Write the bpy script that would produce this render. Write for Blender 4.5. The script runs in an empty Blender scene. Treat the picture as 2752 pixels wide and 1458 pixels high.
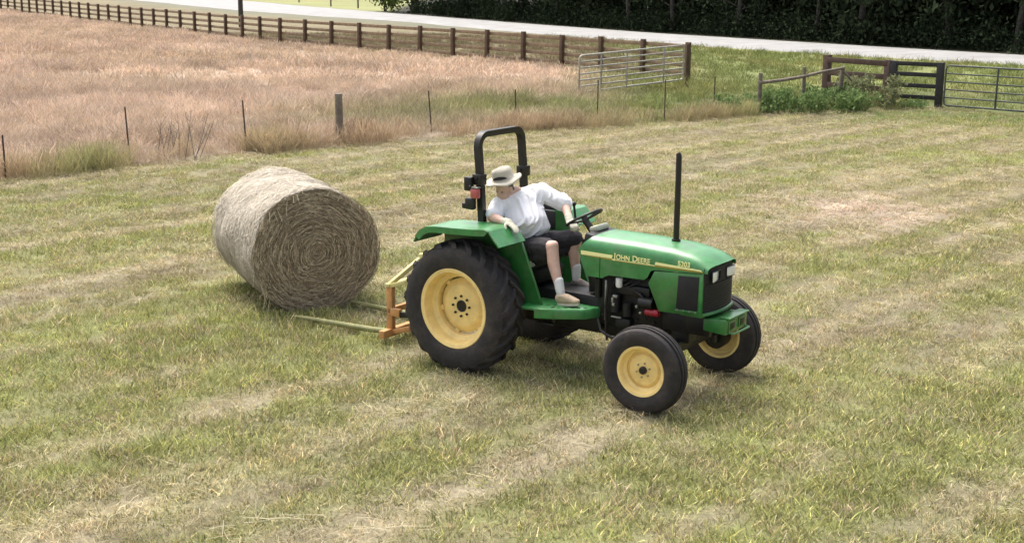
import bpy, bmesh, math, random
import numpy as np
from mathutils import Vector, Matrix, Euler, Quaternion
random.seed(7); RNG = np.random.default_rng(11)
PI = math.pi
scene = bpy.context.scene
COL = scene.collection
V = Vector

# ------------------------------------------------------------------ materials
def nt(m):
    m.use_nodes = True
    t = m.node_tree; t.nodes.clear(); return t, t.nodes, t.links
def mat(name, col, rough=.6, metal=0.0, var=0.12, scale=8.0, bump=0.0, bscale=60, col2=None, coat=0.0, dirt=0.0, dirtcol=(.16,.12,.07), spec=.5):
    m = bpy.data.materials.new(name); t, n, l = nt(m)
    out = n.new('ShaderNodeOutputMaterial'); b = n.new('ShaderNodeBsdfPrincipled')
    l.new(b.outputs[0], out.inputs[0])
    tc = n.new('ShaderNodeTexCoord'); nz = n.new('ShaderNodeTexNoise'); nz.inputs['Scale'].default_value = scale
    nz.inputs['Detail'].default_value = 6; nz.inputs['Roughness'].default_value = .65
    l.new(tc.outputs['Object'], nz.inputs['Vector'])
    mx = n.new('ShaderNodeMix'); mx.data_type = 'RGBA'
    c2 = col2 if col2 else tuple(c*(1-var*2) for c in col)
    c1 = col if col2 else tuple(min(1, c*(1+var)) for c in col)
    mx.inputs[6].default_value = (*c1, 1); mx.inputs[7].default_value = (*c2, 1)
    rp = n.new('ShaderNodeMapRange'); rp.inputs[1].default_value = .35; rp.inputs[2].default_value = .68
    l.new(nz.outputs[0], rp.inputs[0]); l.new(rp.outputs[0], mx.inputs[0])
    src = mx.outputs[2]
    if dirt > 0:
        nd = n.new('ShaderNodeTexNoise'); nd.inputs['Scale'].default_value = 5.5; nd.inputs['Detail'].default_value = 9; nd.inputs['Roughness'].default_value = .72
        l.new(tc.outputs['Object'], nd.inputs['Vector'])
        r2 = n.new('ShaderNodeMapRange'); r2.inputs[1].default_value = .46; r2.inputs[2].default_value = .72; r2.inputs[4].default_value = dirt
        l.new(nd.outputs[0], r2.inputs[0])
        m2 = n.new('ShaderNodeMix'); m2.data_type = 'RGBA'; m2.inputs[7].default_value = (*dirtcol, 1)
        l.new(r2.outputs[0], m2.inputs[0]); l.new(src, m2.inputs[6]); src = m2.outputs[2]
        r3 = n.new('ShaderNodeMapRange'); r3.inputs[3].default_value = rough; r3.inputs[4].default_value = min(1, rough+.3)
        l.new(r2.outputs[0], r3.inputs[0]); l.new(r3.outputs[0], b.inputs['Roughness'])
    l.new(src, b.inputs['Base Color'])
    if dirt <= 0: b.inputs['Roughness'].default_value = rough
    b.inputs['Metallic'].default_value = metal
    b.inputs['Specular IOR Level'].default_value = spec
    b.inputs['Coat Weight'].default_value = coat; b.inputs['Coat Roughness'].default_value = .27
    if bump > 0:
        nb = n.new('ShaderNodeTexNoise'); nb.inputs['Scale'].default_value = bscale; nb.inputs['Detail'].default_value = 4
        l.new(tc.outputs['Object'], nb.inputs['Vector'])
        bp = n.new('ShaderNodeBump'); bp.inputs['Strength'].default_value = bump; bp.inputs['Distance'].default_value = .02
        l.new(nb.outputs[0], bp.inputs['Height']); l.new(bp.outputs[0], b.inputs['Normal'])
    return m

M = {}
M['green'] = mat('green_paint', (.030,.165,.034), .36, var=.14, coat=.4, dirt=.38, dirtcol=(.15,.17,.10))
M['green_faded'] = mat('faded_green_paint', (.028,.205,.046), .42, var=.14, coat=.55, dirt=.38, dirtcol=(.17,.20,.12))
M['yellow'] = mat('wheel_yellow', (.90,.67,.26), .5, var=.05, dirt=.45, dirtcol=(.50,.35,.15))
M['stripe'] = mat('decal_yellow', (.92,.88,.40), .4, var=.03)
M['stripe_dark'] = mat('decal_ochre', (.33,.26,.03), .4, var=.03)
M['rubber'] = mat('tyre_rubber', (.023,.020,.020), .8, var=.2, dirt=.8, dirtcol=(.075,.060,.050), bump=.2)
M['black'] = mat('black_paint', (.008,.007,.007), .42, var=.2, dirt=.3, dirtcol=(.03,.022,.016))
M['rops'] = mat('dark_brown_paint', (.009,.0065,.005), .45, var=.2, dirt=.3, dirtcol=(.03,.018,.010))
M['engine'] = mat('dark_engine_metal', (.009,.009,.009), .5, metal=.2, var=.3, dirt=.35, dirtcol=(.026,.02,.016))
M['steel'] = mat('bare_steel', (.34,.33,.31), .42, metal=.8, var=.2)
M['galv'] = mat('pale_galvanised_tube', (.38,.36,.31), .5, metal=.35, var=.15, dirt=.4, dirtcol=(.28,.24,.17))
M['white'] = mat('white_plastic', (.75,.75,.73), .4, var=.03)
M['red'] = mat('red_paint', (.35,.016,.03), .4, var=.1)
M['lens'] = mat('headlight_lens', (.84,.85,.87), .15, metal=.2, var=.1, coat=.6)
M['redlens'] = mat('red_lens', (.50,.09,.09), .3, var=.1, coat=.5)
M['mesh'] = mat('grille_mesh', (.009,.008,.009), .7, var=.2)
M['orange'] = mat('weathered_orange_paint', (.52,.25,.08), .7, var=.15, dirt=.75, dirtcol=(.38,.24,.12))
M['yellowbar'] = mat('weathered_yellow_paint', (.60,.53,.22), .7, var=.1, dirt=.6, dirtcol=(.44,.37,.20))
M['tine'] = mat('weathered_tine_paint', (.18,.185,.065), .6, var=.15, dirt=.6, dirtcol=(.36,.30,.15))
M['seatvinyl'] = mat('black_seat_vinyl', (.016,.017,.020), .5, var=.15)
M['cream'] = mat('cream_panel', (.46,.46,.36), .5, var=.08)
M['skin'] = mat('skin', (.63,.43,.34), .55, var=.05, scale=14, col2=(.55,.33,.25))
M['shirt'] = mat('white_cotton', (.86,.85,.87), .85, var=.02, scale=5, bump=.45, bscale=10)
M['shorts'] = mat('charcoal_cotton', (.030,.026,.030), .85, var=.25, scale=9, bump=.3, bscale=24)
M['sock'] = mat('white_sock', (.68,.67,.66), .9, var=.04, bump=.2, bscale=90)
M['shoe'] = mat('tan_shoe', (.47,.36,.25), .7, var=.12, scale=18)
M['sole'] = mat('pale_sole', (.58,.52,.42), .7, var=.1)
M['shadedshoe'] = mat('shaded_tan_shoe', (.20,.17,.15), .7, var=.15)  # same tan shoe, with the shade on the far foot put into its colour
M['glove'] = mat('cream_work_glove', (.50,.48,.38), .85, var=.12, scale=30, bump=.25, bscale=60)
M['hat'] = mat('beige_cotton_hat', (.52,.475,.39), .88, var=.06, scale=12, bump=.25, bscale=40)
M['hatband'] = mat('dark_hat_band', (.022,.020,.022), .8, var=.1)
M['fencewood'] = mat('brown_fence_board', (.23,.165,.10), .8, var=.18, scale=5, bump=.25)
M['fencepost'] = mat('dark_brown_post', (.085,.050,.026), .8, var=.22, scale=6, bump=.25)
M['greywood'] = mat('weathered_grey_wood', (.19,.155,.12), .85, var=.2, scale=7, bump=.3)
M['blackwood'] = mat('black_stained_wood', (.020,.018,.018), .65, var=.25, scale=6, bump=.2)
M['redwood'] = mat('reddish_brown_wood', (.085,.050,.036), .8, var=.2, scale=6, bump=.2)
M['rust'] = mat('rusty_post_steel', (.070,.040,.028), .8, var=.25, scale=20)
M['darkgate'] = mat('dark_gate_tube', (.055,.065,.055), .5, var=.15)
M['polewood'] = mat('dark_pole_wood', (.060,.050,.042), .85, var=.2, scale=6, bump=.2)
M['eye'] = mat('shaded_eye', (.20,.15,.12), .3)
M['bark'] = mat('bark', (.065,.055,.048), .9, var=.3, scale=6, bump=.5)
M['barklight'] = mat('grey_bark', (.10,.09,.075), .9, var=.3, scale=6, bump=.5)

def leafmat(name, c1, c2, trans=.3):
    m = bpy.data.materials.new(name); t, n, l = nt(m)
    out = n.new('ShaderNodeOutputMaterial'); g = n.new('ShaderNodeNewGeometry')
    rp = n.new('ShaderNodeMix'); rp.data_type = 'RGBA'; rp.inputs[6].default_value = (*c1,1); rp.inputs[7].default_value = (*c2,1)
    l.new(g.outputs['Random Per Island'], rp.inputs[0])
    d = n.new('ShaderNodeBsdfDiffuse'); tr = n.new('ShaderNodeBsdfTranslucent'); ms = n.new('ShaderNodeMixShader'); ms.inputs[0].default_value = trans
    l.new(rp.outputs[2], d.inputs[0]); l.new(rp.outputs[2], tr.inputs[0]); l.new(d.outputs[0], ms.inputs[1]); l.new(tr.outputs[0], ms.inputs[2]); l.new(ms.outputs[0], out.inputs[0])
    return m
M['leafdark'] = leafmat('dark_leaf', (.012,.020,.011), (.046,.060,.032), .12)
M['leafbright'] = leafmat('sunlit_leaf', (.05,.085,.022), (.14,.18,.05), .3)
M['weedleaf'] = leafmat('weed_leaf', (.085,.14,.05), (.23,.31,.12), .3)
M['weedgrey'] = leafmat('greyish_weed_leaf', (.11,.14,.07), (.29,.28,.15), .3)

def tintmat(name, trans=.22):     # blades: colour of each plant comes from a per-instance attribute
    m = bpy.data.materials.new(name); t, n, l = nt(m)
    out = n.new('ShaderNodeOutputMaterial')
    a = n.new('ShaderNodeAttribute'); a.attribute_type = 'INSTANCER'; a.attribute_name = 'tint'
    v = n.new('ShaderNodeAttribute'); v.attribute_type = 'GEOMETRY'; v.attribute_name = 'blade'
    mu = n.new('ShaderNodeMix'); mu.data_type = 'RGBA'; mu.blend_type = 'MULTIPLY'; mu.inputs[0].default_value = 1
    l.new(a.outputs['Color'], mu.inputs[6]); l.new(v.outputs['Color'], mu.inputs[7])
    d = n.new('ShaderNodeBsdfDiffuse'); tr = n.new('ShaderNodeBsdfTranslucent'); ms = n.new('ShaderNodeMixShader'); ms.inputs[0].default_value = trans
    l.new(mu.outputs[2], d.inputs[0]); l.new(mu.outputs[2], tr.inputs[0]); l.new(d.outputs[0], ms.inputs[1]); l.new(tr.outputs[0], ms.inputs[2]); l.new(ms.outputs[0], out.inputs[0])
    return m
M['blade'] = tintmat('grass_blade')
def vcolmat(name, rough=.9, nscale=30., amp=.35, attr='col'):
    m = bpy.data.materials.new(name); t, n, l = nt(m)
    out = n.new('ShaderNodeOutputMaterial'); b = n.new('ShaderNodeBsdfPrincipled'); l.new(b.outputs[0], out.inputs[0])
    b.inputs['Roughness'].default_value = rough; b.inputs['Specular IOR Level'].default_value = .15
    v = n.new('ShaderNodeAttribute'); v.attribute_name = attr
    tc = n.new('ShaderNodeTexCoord')
    nz = n.new('ShaderNodeTexNoise'); nz.inputs['Scale'].default_value = nscale; nz.inputs['Detail'].default_value = 8; nz.inputs['Roughness'].default_value = .75
    l.new(tc.outputs['Object'], nz.inputs['Vector'])
    r = n.new('ShaderNodeMapRange'); r.inputs[1].default_value = .3; r.inputs[2].default_value = .7; r.inputs[3].default_value = 1-amp; r.inputs[4].default_value = 1+amp
    l.new(nz.outputs[0], r.inputs[0])
    vm = n.new('ShaderNodeVectorMath'); vm.operation = 'SCALE'; l.new(v.outputs['Color'], vm.inputs[0]); l.new(r.outputs[0], vm.inputs['Scale'])
    l.new(vm.outputs[0], b.inputs['Base Color'])
    bp = n.new('ShaderNodeBump'); bp.inputs['Strength'].default_value = .6; bp.inputs['Distance'].default_value = .03
    l.new(nz.outputs[0], bp.inputs['Height']); l.new(bp.outputs[0], b.inputs['Normal'])
    return m
M['ground'] = vcolmat('field_soil_and_thatch', nscale=22, amp=.4)
M['hay'] = vcolmat('hay_strands', nscale=25, amp=.2)

# ------------------------------------------------------------------ mesh helpers
class MB:
    def __init__(s): s.bm = bmesh.new(); s.mats = []; s.cur = 0
    def use(s, m):
        if m not in s.mats: s.mats.append(m)
        s.cur = s.mats.index(m); return s
    def _mark(s, before):
        for f in s.bm.faces:
            if f.index == -1 or f not in before: pass
    def add(s, verts, faces, mtx=None):
        vs = [s.bm.verts.new(mtx @ V(v) if mtx else V(v)) for v in verts]
        for f in faces:
            try:
                fc = s.bm.faces.new([vs[i] for i in f]); fc.material_index = s.cur; fc.smooth = True
            except ValueError: pass
        return vs
    def absorb(s, b2):
        b2.verts.ensure_lookup_table(); b2.verts.index_update()
        s.add([v.co.copy() for v in b2.verts], [[v.index for v in f.verts] for f in b2.faces]); b2.free()
    def box(s, c, size, rot=None, bev=.006, taper=None):
        b = bmesh.new(); bmesh.ops.create_cube(b, size=1)
        for v in b.verts:
            v.co = V((v.co.x*size[0], v.co.y*size[1], v.co.z*size[2]))
            if taper and v.co.z > 0: v.co.x *= taper; v.co.y *= taper
        if bev: bmesh.ops.bevel(b, geom=b.edges[:], offset=min(bev, min(size)*.35), segments=2, affect='EDGES', profile=.5)
        R = (rot.to_matrix().to_4x4() if rot else Matrix())
        bmesh.ops.transform(b, matrix=Matrix.Translation(V(c)) @ R, verts=b.verts)
        s.absorb(b); return s
    def bar(s, a, b_, w, h, bev=.004, up=V((0,0,1))):   # rectangular bar from a to b
        a, b_ = V(a), V(b_); d = b_-a; L = d.length; x = d.normalized()
        if abs(x.dot(up)) > .98: up = V((1,0,0))
        y = up.cross(x).normalized(); z = x.cross(y)
        R = Matrix((x, y, z)).transposed()
        return s.box((a+b_)/2, (L, w, h), R.to_quaternion(), bev)
    def cyl(s, a, b_, r0, r1=None, n=20, caps=True):
        a, b_ = V(a), V(b_); r1 = r0 if r1 is None else r1
        x = (b_-a).normalized(); u = x.orthogonal().normalized(); w = x.cross(u)
        vs = []
        for p, r in ((a, r0), (b_, r1)):
            for i in range(n):
                t = 2*PI*i/n; vs.append(p + r*(math.cos(t)*u + math.sin(t)*w))
        fs = [[i, (i+1) % n, n+(i+1) % n, n+i] for i in range(n)]
        if caps: fs += [list(range(n))[::-1], list(range(n, 2*n))]
        s.add(vs, fs); return s
    def tube(s, pts, r, n=10, closed=False, caps=True):
        pts = [V(p) for p in pts]; N = len(pts); vs = []; rs = r if isinstance(r, (list, tuple)) else [r]*N
        prev = None
        for i, p in enumerate(pts):
            if closed: d = (pts[(i+1) % N]-pts[i-1])
            else: d = pts[min(i+1, N-1)]-pts[max(i-1, 0)]
            d.normalize()
            if prev is None: u = d.orthogonal().normalized()
            else: u = (prev - d*prev.dot(d)).normalized()
            prev = u; w = d.cross(u)
            for k in range(n):
                t = 2*PI*k/n; vs.append(p + rs[i]*(math.cos(t)*u+math.sin(t)*w))
        fs = []
        for i in range(N if closed else N-1):
            j = (i+1) % N
            for k in range(n): fs.append([i*n+k, i*n+(k+1) % n, j*n+(k+1) % n, j*n+k])
        if not closed and caps: fs += [list(range(n))[::-1], [(N-1)*n+k for k in range(n)]]
        s.add(vs, fs); return s
    def lathe(s, prof, origin, axis, n=48, sy=1.0):   # prof: (r, a) a along axis
        o = V(origin); x = V(axis).normalized(); u = V((0,0,1)) if abs(x.z) < .9 else V((1,0,0))
        u = (u-x*u.dot(x)).normalized(); w = x.cross(u); m = len(prof); vs = []
        for i in range(n):
            t = 2*PI*i/n
            for r, a in prof: vs.append(o + x*a + r*(math.cos(t)*u + math.sin(t)*w))
        fs = []
        for i in range(n):
            j = (i+1) % n
            for k in range(m-1): fs.append([i*m+k, j*m+k, j*m+k+1, i*m+k+1])
        s.add(vs, fs); return s
    def prism(s, poly, axis, lo, hi, bev=.0):          # poly in the other two coordinates
        def mk(p, q):
            r = [0, 0, 0]; r[axis] = q; o = [i for i in range(3) if i != axis]; r[o[0]], r[o[1]] = p; return V(r)
        b = bmesh.new(); n = len(poly)
        va = [b.verts.new(mk(p, lo)) for p in poly]; vb = [b.verts.new(mk(p, hi)) for p in poly]
        b.faces.new(va[::-1]); b.faces.new(vb)
        for i in range(n): b.faces.new([va[i], va[(i+1) % n], vb[(i+1) % n], vb[i]])
        bmesh.ops.recalc_face_normals(b, faces=b.faces)
        if bev: bmesh.ops.bevel(b, geom=b.edges[:], offset=bev, segments=2, affect='EDGES', profile=.5)
        s.absorb(b); return s
    def sphere(s, c, r, sx=1, sy=1, sz=1, n=16, rot=None):
        b = bmesh.new(); bmesh.ops.create_uvsphere(b, u_segments=n, v_segments=max(6, n//2), radius=r)
        Mx = Matrix.Translation(V(c)) @ (rot.to_4x4() if rot else Matrix()) @ Matrix.Diagonal((sx, sy, sz, 1))
        bmesh.ops.transform(b, matrix=Mx, verts=b.verts); s.absorb(b); return s
    def build(s, name, m=None, parent=None, sharp=35, recalc=True):
        if recalc: bmesh.ops.recalc_face_normals(s.bm, faces=s.bm.faces)
        me = bpy.data.meshes.new(name); s.bm.to_mesh(me); s.bm.free()
        for mm in (s.mats or [m]): me.materials.append(mm)
        for p in me.polygons: p.use_smooth = True
        if sharp: me.set_sharp_from_angle(angle=math.radians(sharp))
        o = bpy.data.objects.new(name, me); COL.objects.link(o)
        if parent: o.parent = parent
        return o

def tag(o, label=None, cat=None, group=None, kind=None):
    if label: o['label'] = label
    if cat: o['category'] = cat
    if group: o['group'] = group
    if kind: o['kind'] = kind
    return o
def empty(name, loc, rz=0, label=None, cat=None, group=None):
    o = bpy.data.objects.new(name, None); COL.objects.link(o); o.location = loc; o.rotation_euler = (0, 0, rz)
    o.empty_display_size = .3
    return tag(o, label, cat, group)
def copy_tree(o, parent=None):
    c = o.copy(); COL.objects.link(c)
    if parent: c.parent = parent
    for ch in list(o.children): copy_tree(ch, c)
    return c
def mesh_obj(name, verts, faces, m, parent=None, link=True, smooth=False):
    me = bpy.data.meshes.new(name); me.from_pydata([tuple(v) for v in verts], [], [tuple(f) for f in faces])
    me.materials.append(m)
    if smooth:
        for p in me.polygons: p.use_smooth = True
    o = bpy.data.objects.new(name, me)
    if link: COL.objects.link(o)
    if parent: o.parent = parent
    return o
def evaluate(o):
    dg = bpy.context.evaluated_depsgraph_get(); dg.update()
    me = bpy.data.meshes.new_from_object(o.evaluated_get(dg)); return me

# ------------------------------------------------------------------ noise
_T = np.random.default_rng(5).random((256, 256))
def vn(x, y):
    xi = np.floor(x).astype(int); yi = np.floor(y).astype(int); fx = x-xi; fy = y-yi
    fx = fx*fx*(3-2*fx); fy = fy*fy*(3-2*fy)
    a = _T[xi % 256, yi % 256]; b = _T[(xi+1) % 256, yi % 256]; c = _T[xi % 256, (yi+1) % 256]; d = _T[(xi+1) % 256, (yi+1) % 256]
    return (a*(1-fx)+b*fx)*(1-fy)+(c*(1-fx)+d*fx)*fy
def fbm(x, y, o=4):
    s = 0; a = .5; t = 0
    for i in range(o): s = s+a*vn(x+17.3*i, y+9.1*i); t += a; x = x*2.03; y = y*2.03; a *= .55
    return s/t
def sstep(e0, e1, x):
    t = np.clip((x-e0)/(e1-e0), 0, 1); return t*t*(3-2*t)

# ------------------------------------------------------------------ layout lines on the ground
TLX = [-60, -20, -9.37, -8.4, -5.77, -2.65, 1.08, 4.24, 6.7, 9.34, 12.3, 14.0, 17.0, 40]
TLY = [-35, 11.8, 23.2, 24.3, 27.0, 29.6, 32.2, 33.8, 35.8, 37.6, 38.0, 36.0, 33.2, 12]
PFX = [-80, -44.5, -34, -22.4, -12.5, -2.5, 1.8, 6.3, 9.7, 11.06, 30]
PFY = [165, 115.8, 100.4, 83.1, 68.7, 57.6, 52.6, 46.8, 40.6, 38.9, 20]
ROAD_FAR = [(-75, 245), (-35.5, 171), (-17.4, 134.4), (-12.1, 124.5), (.5, 100.6), (9.9, 84.4), (18.8, 72.7), (25, 64.5), (34, 53), (60, 22), (90, -14)]
ROAD_NEAR = [(-90, 240), (-48.1, 166.1), (-27.2, 127.6), (-15.5, 110.2), (-10.2, 104), (.4, 84.3), (8.4, 71.1), (16.2, 62.5), (22.1, 56.9), (30, 48), (55, 18), (84, -18)]
def tl(x): return np.interp(x, TLX, TLY)
def pf(x): return np.interp(x, PFX, PFY)
RNX = [p[0] for p in ROAD_NEAR]; RNY = [p[1] for p in ROAD_NEAR]
RFX = [p[0] for p in ROAD_FAR]; RFY = [p[1] for p in ROAD_FAR]

GREEN = np.array((.295,.308,.122)); STRAW = np.array((.475,.41,.262)); GREYST = np.array((.40,.355,.258))
PINK = np.array((.545,.42,.335)); LAWN = np.array((.215,.24,.09)); PALE = np.array((.29,.30,.13)); VERGE = np.array((.235,.20,.12))
PATCH = [(-3.2,12.8,1.3,.45),(-4.5,12.3,1.3,.4),(-2.4,13.6,1.0,.45),(3.4,10.3,1.7,.35),(.66,9.3,1.4,.25),(4.5,17.0,.9,.5),(9.3,27.3,1.5,.6),(-6.3,20.8,1.3,.35),
         (11.8,35,2.2,.6),(13.5,34,2,.5),(2.6,11.6,.9,-.05),(6.5,16,1.6,.35),(-4.1,10.2,1.2,.3),(-2.3,9.6,.9,.25),(2.0,8.8,1.2,.25),(1.3,21.9,2.0,.15),
         (5.9,21.2,1.2,-.8),(4.8,19.5,.9,-.5),(-1.7,8.2,.9,-.55),(2.6,13.4,1.0,-.45),(4.1,14.8,1.2,-.35),(-.3,10.6,1.0,-.3),(.6,10.5,.8,-.25),(1.5,29.3,2.5,-.35),(-5.6,15.2,1.3,-.4),(-4.4,16.4,1.0,-.4),
         (8.5,23.5,2.6,-.45),(10,31,3,-.35),(-3,22,2,-.15),(3.4,9.0,.6,-.35),(-3.2,8.6,.6,-.35),(1.7,9.9,.7,-.1)]
def field(x, y):
    """green share, straw brightness, in the mown field"""
    a = math.radians(47); u = x*math.cos(a)+y*math.sin(a); v = -x*math.sin(a)+y*math.cos(a)
    w = v+.6*(fbm(u*.12, v*.3+3, 2)-.5)*2
    streak = fbm(u*.07+7, w*1.0, 3)-.5
    streak2 = fbm(u*.14+2, w*3.4, 2)-.5
    row = np.cos(2*PI*w/1.30+2.0*(fbm(u*.10+60, w*.3, 2)-.5)*2)             # mower swaths
    blot = fbm(x*.45+31, y*.45+8, 4)-.5
    fine = fbm(x*2.1+3, y*2.1, 3)-.5
    g = .57+.80*streak+1.0*streak2-.27*row+.40*blot+1.1*fine-.16*sstep(15, 24, y)
    for px, py, r, d in PATCH:
        g = g+.85*d*np.exp(-(((x-px)**2+(y-py)**2)/(r*r))*(.7+.9*vn(x*1.7, y*1.7)))
    br = .93+.55*(fbm(u*.3+50, w*2.6+4, 3)-.5)+.25*fine+.26*sstep(.45, 1, row)
    br = br+.38*np.exp(-((x-5.7)**2/1.4+(y-21)**2/2.0))
    return np.clip(g, 0, 1), br
def zones(x, y):
    n = fbm(x*.9+5, y*.9+2, 3)-.5
    pad = sstep(-.5, .5, y-tl(x)+1.2*n)                      # beyond the wire fence line
    lawn = sstep(0, 3.5, (x-.8)*.9+(41-y)*.06+3*(fbm(x*.35, y*.35+9, 3)-.5)) # right half of the paddock is green pasture
    beyond = sstep(-1.0, 1.0, y-pf(x)+1.5*n)
    return pad, lawn, beyond
def gcol(x, y, blades=False):
    g, br = field(x, y)
    st = STRAW[None]*br[:, None]; gs = sstep(.0, .5, fbm(x*.4+70, y*.4, 3)-.32)[:, None]
    st = st*(1-.5*gs)+GREYST[None]*br[:, None]*.5*gs
    pp = np.exp(-((x-5.7)**2/2.2+(y-21)**2/3.0))[:, None]; st = st*(1-pp)+np.array((.60,.47,.36))*pp
    gr = GREEN[None]*(.85+.6*fbm(x*1.3, y*1.3+40, 3))[:, None]
    c = st*(1-g[:, None])+gr*g[:, None]
    # lush greener strip before the gates
    ls = (np.exp(-((y-(tl(x)-1.6))/1.5)**2)*sstep(7, 10, x))[:, None]*.75
    c = c*(1-ls)+np.array((.20,.27,.10))*ls
    pad, lawn, bey = zones(x, y)
    pk = PINK[None]*(.55+.86*fbm(x*.5+3, y*.35+1, 4))[:, None]; dk = np.clip(sstep(.52, .72, fbm(x*.22+33, y*.16+6, 3))*.35+sstep(.6, .78, fbm(x*.9+3, y*.6+16, 3))*.35, 0, .6)[:, None]; pk = pk*(1-dk)+np.array((.37,.27,.20))*dk
    tan = fbm(x*.16+13, y*.16, 3)[:, None]; pk = pk*(1-.45*tan)+np.array((.47,.385,.24))*.45*tan
    gpatch = np.exp(-(((x+.2)/3.2)**2+((y-36.5)/3.2)**2))*.9+np.exp(-(((x+3.5)/2.5)**2+((y-33)/2.2)**2))*.5
    lw = LAWN[None]*(.75+.55*fbm(x*.5+8, y*.5+2, 4))[:, None]; wr = sstep(.5, .75, fbm(x*.7+90, y*.25, 3))[:, None]*.5
    lw = lw*(1-wr)+np.array((.30,.27,.11))*wr
    L = np.clip(lawn+gpatch, 0, 1)[:, None]
    pc = pk*(1-L)+lw*L
    c = c*(1-pad[:, None])+pc*pad[:, None]
    vg = VERGE[None]*(.7+.6*fbm(x*.4+4, y*.4+1, 4))[:, None]
    t = sstep(2, 9, x)[:, None]; vg = vg*(1-t)+lw*t
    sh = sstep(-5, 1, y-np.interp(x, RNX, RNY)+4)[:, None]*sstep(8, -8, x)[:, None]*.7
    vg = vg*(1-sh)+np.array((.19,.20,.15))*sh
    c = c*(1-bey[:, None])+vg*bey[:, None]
    br2 = sstep(-1, 3, y-np.interp(x, RFX, RFY)+2)[:, None]
    fl = PALE[None]*(.8+.4*fbm(x*.15, y*.1, 3))[:, None]
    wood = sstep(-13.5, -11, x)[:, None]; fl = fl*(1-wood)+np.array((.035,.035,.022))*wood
    return c*(1-br2)+fl*br2

# ------------------------------------------------------------------ ground sheet
def axis_pts(segs):
    r = []
    for a, b, st in segs: r += list(np.arange(a, b, st))
    return np.array(r+[segs[-1][1]])
gx = axis_pts([(-420, -100, 20), (-100, -50, 4), (-50, -14, 1.0), (-14, 16, .13), (16, 40, .8), (40, 100, 5), (100, 420, 20)])
gy = axis_pts([(-120, 0, 10), (0, 6, .8), (6, 24, .13), (24, 44, .2), (44, 130, .8), (130, 180, 3), (180, 700, 26)])
GX, GY = np.meshgrid(gx, gy); fx, fy = GX.ravel(), GY.ravel()
nx, ny = len(gx), len(gy)
co = np.stack([fx, fy, np.zeros_like(fx)], 1)
near = (fx > -14) & (fx < 16) & (fy > 6) & (fy < 40)
co[:, 2] = np.where(near, .03*(fbm(fx*1.1, fy*1.1, 3)-.62)-.004, -.008)
ii = np.arange(nx*ny).reshape(ny, nx)
F4 = np.stack([ii[:-1, :-1].ravel(), ii[:-1, 1:].ravel(), ii[1:, 1:].ravel(), ii[1:, :-1].ravel()], 1)
me = bpy.data.meshes.new('ground'); me.vertices.add(len(co)); me.vertices.foreach_set('co', co.ravel())
me.loops.add(F4.size); me.loops.foreach_set('vertex_index', F4.ravel()); me.polygons.add(len(F4))
me.polygons.foreach_set('loop_start', np.arange(0, F4.size, 4)); me.update(calc_edges=True)
gc = gcol(fx, fy)
dark = np.where(fy < 44, .46, .74)[:, None]           # soil and thatch, darkened further so shade between stems is painted in
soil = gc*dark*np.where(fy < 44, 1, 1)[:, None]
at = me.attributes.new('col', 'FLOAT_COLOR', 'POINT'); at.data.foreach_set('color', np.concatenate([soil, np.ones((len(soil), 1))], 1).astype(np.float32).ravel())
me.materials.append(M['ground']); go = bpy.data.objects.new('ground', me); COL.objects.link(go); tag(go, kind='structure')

# road
def road():
    m = mat('pale_gravel', (.27,.266,.258), .9, var=.10, scale=.6, bump=.4, bscale=14, dirt=.35, dirtcol=(.25,.24,.21))
    far = [V((x, y, .004)) for x, y in ROAD_FAR]; near = [V((x, y, .004)) for x, y in ROAD_NEAR]
    def resample(P, n):
        d = [0]
        for a, b in zip(P, P[1:]): d.append(d[-1]+(b-a).length)
        out = []
        for i in range(n):
            t = d[-1]*i/(n-1); k = max(j for j in range(len(d)-1) if d[j] <= t+1e-6)
            out.append(P[k].lerp(P[k+1], (t-d[k])/(d[k+1]-d[k])))
        return out
    n = 90; A = resample(near, n); B = resample(far, n); vs = []; fs = []; K = 6
    for i in range(n):
        for k in range(K+1):
            p = A[i].lerp(B[i], k/K); p.z = .03+.10*math.sin(PI*k/K)
            if k in (0, K):
                p.z = -.03; p.x += random.uniform(-.25, .25); p.y += random.uniform(-.25, .25)
            vs.append(p)
    for i in range(n-1):
        for k in range(K): fs.append((i*(K+1)+k, (i+1)*(K+1)+k, (i+1)*(K+1)+k+1, i*(K+1)+k+1))
    o = mesh_obj('road', vs, fs, m, smooth=True); tag(o, kind='structure')
road()

# ------------------------------------------------------------------ scatter machinery (stuff)
def blade_mesh(name, blades):
    """blades: list of (polyline points, widths, shade colours) -> unlinked tuft object with a per-blade colour attribute"""
    vs, fs, cs = [], [], []
    for pts, ws, sh in blades:
        b = len(vs); d = V(pts[-1])-V(pts[0]); side = V((random.uniform(-1,1), random.uniform(-1,1), random.uniform(-.2,.2)))
        side = (side-d*side.dot(d)/max(d.length_squared, 1e-9)).normalized()
        n = len(pts)
        for i, (p, w) in enumerate(zip(pts, ws)):
            vs += [V(p)-side*w/2, V(p)+side*w/2]; c = sh[i] if isinstance(sh[0], (tuple, list)) else sh
            cs += [c, c]
        for i in range(n-1): fs.append((b+2*i, b+2*i+1, b+2*i+3, b+2*i+2))
    o = mesh_obj(name, vs, fs, M['blade'], link=False)
    at = o.data.attributes.new('blade', 'FLOAT_COLOR', 'POINT')
    at.data.foreach_set('color', np.array([(*c, 1) for c in cs], np.float32).ravel())
    return o
def rv(s=.25): k = 1+random.uniform(-s, s); return (k*random.uniform(.95,1.05), k, k*random.uniform(.9,1.1))
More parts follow.
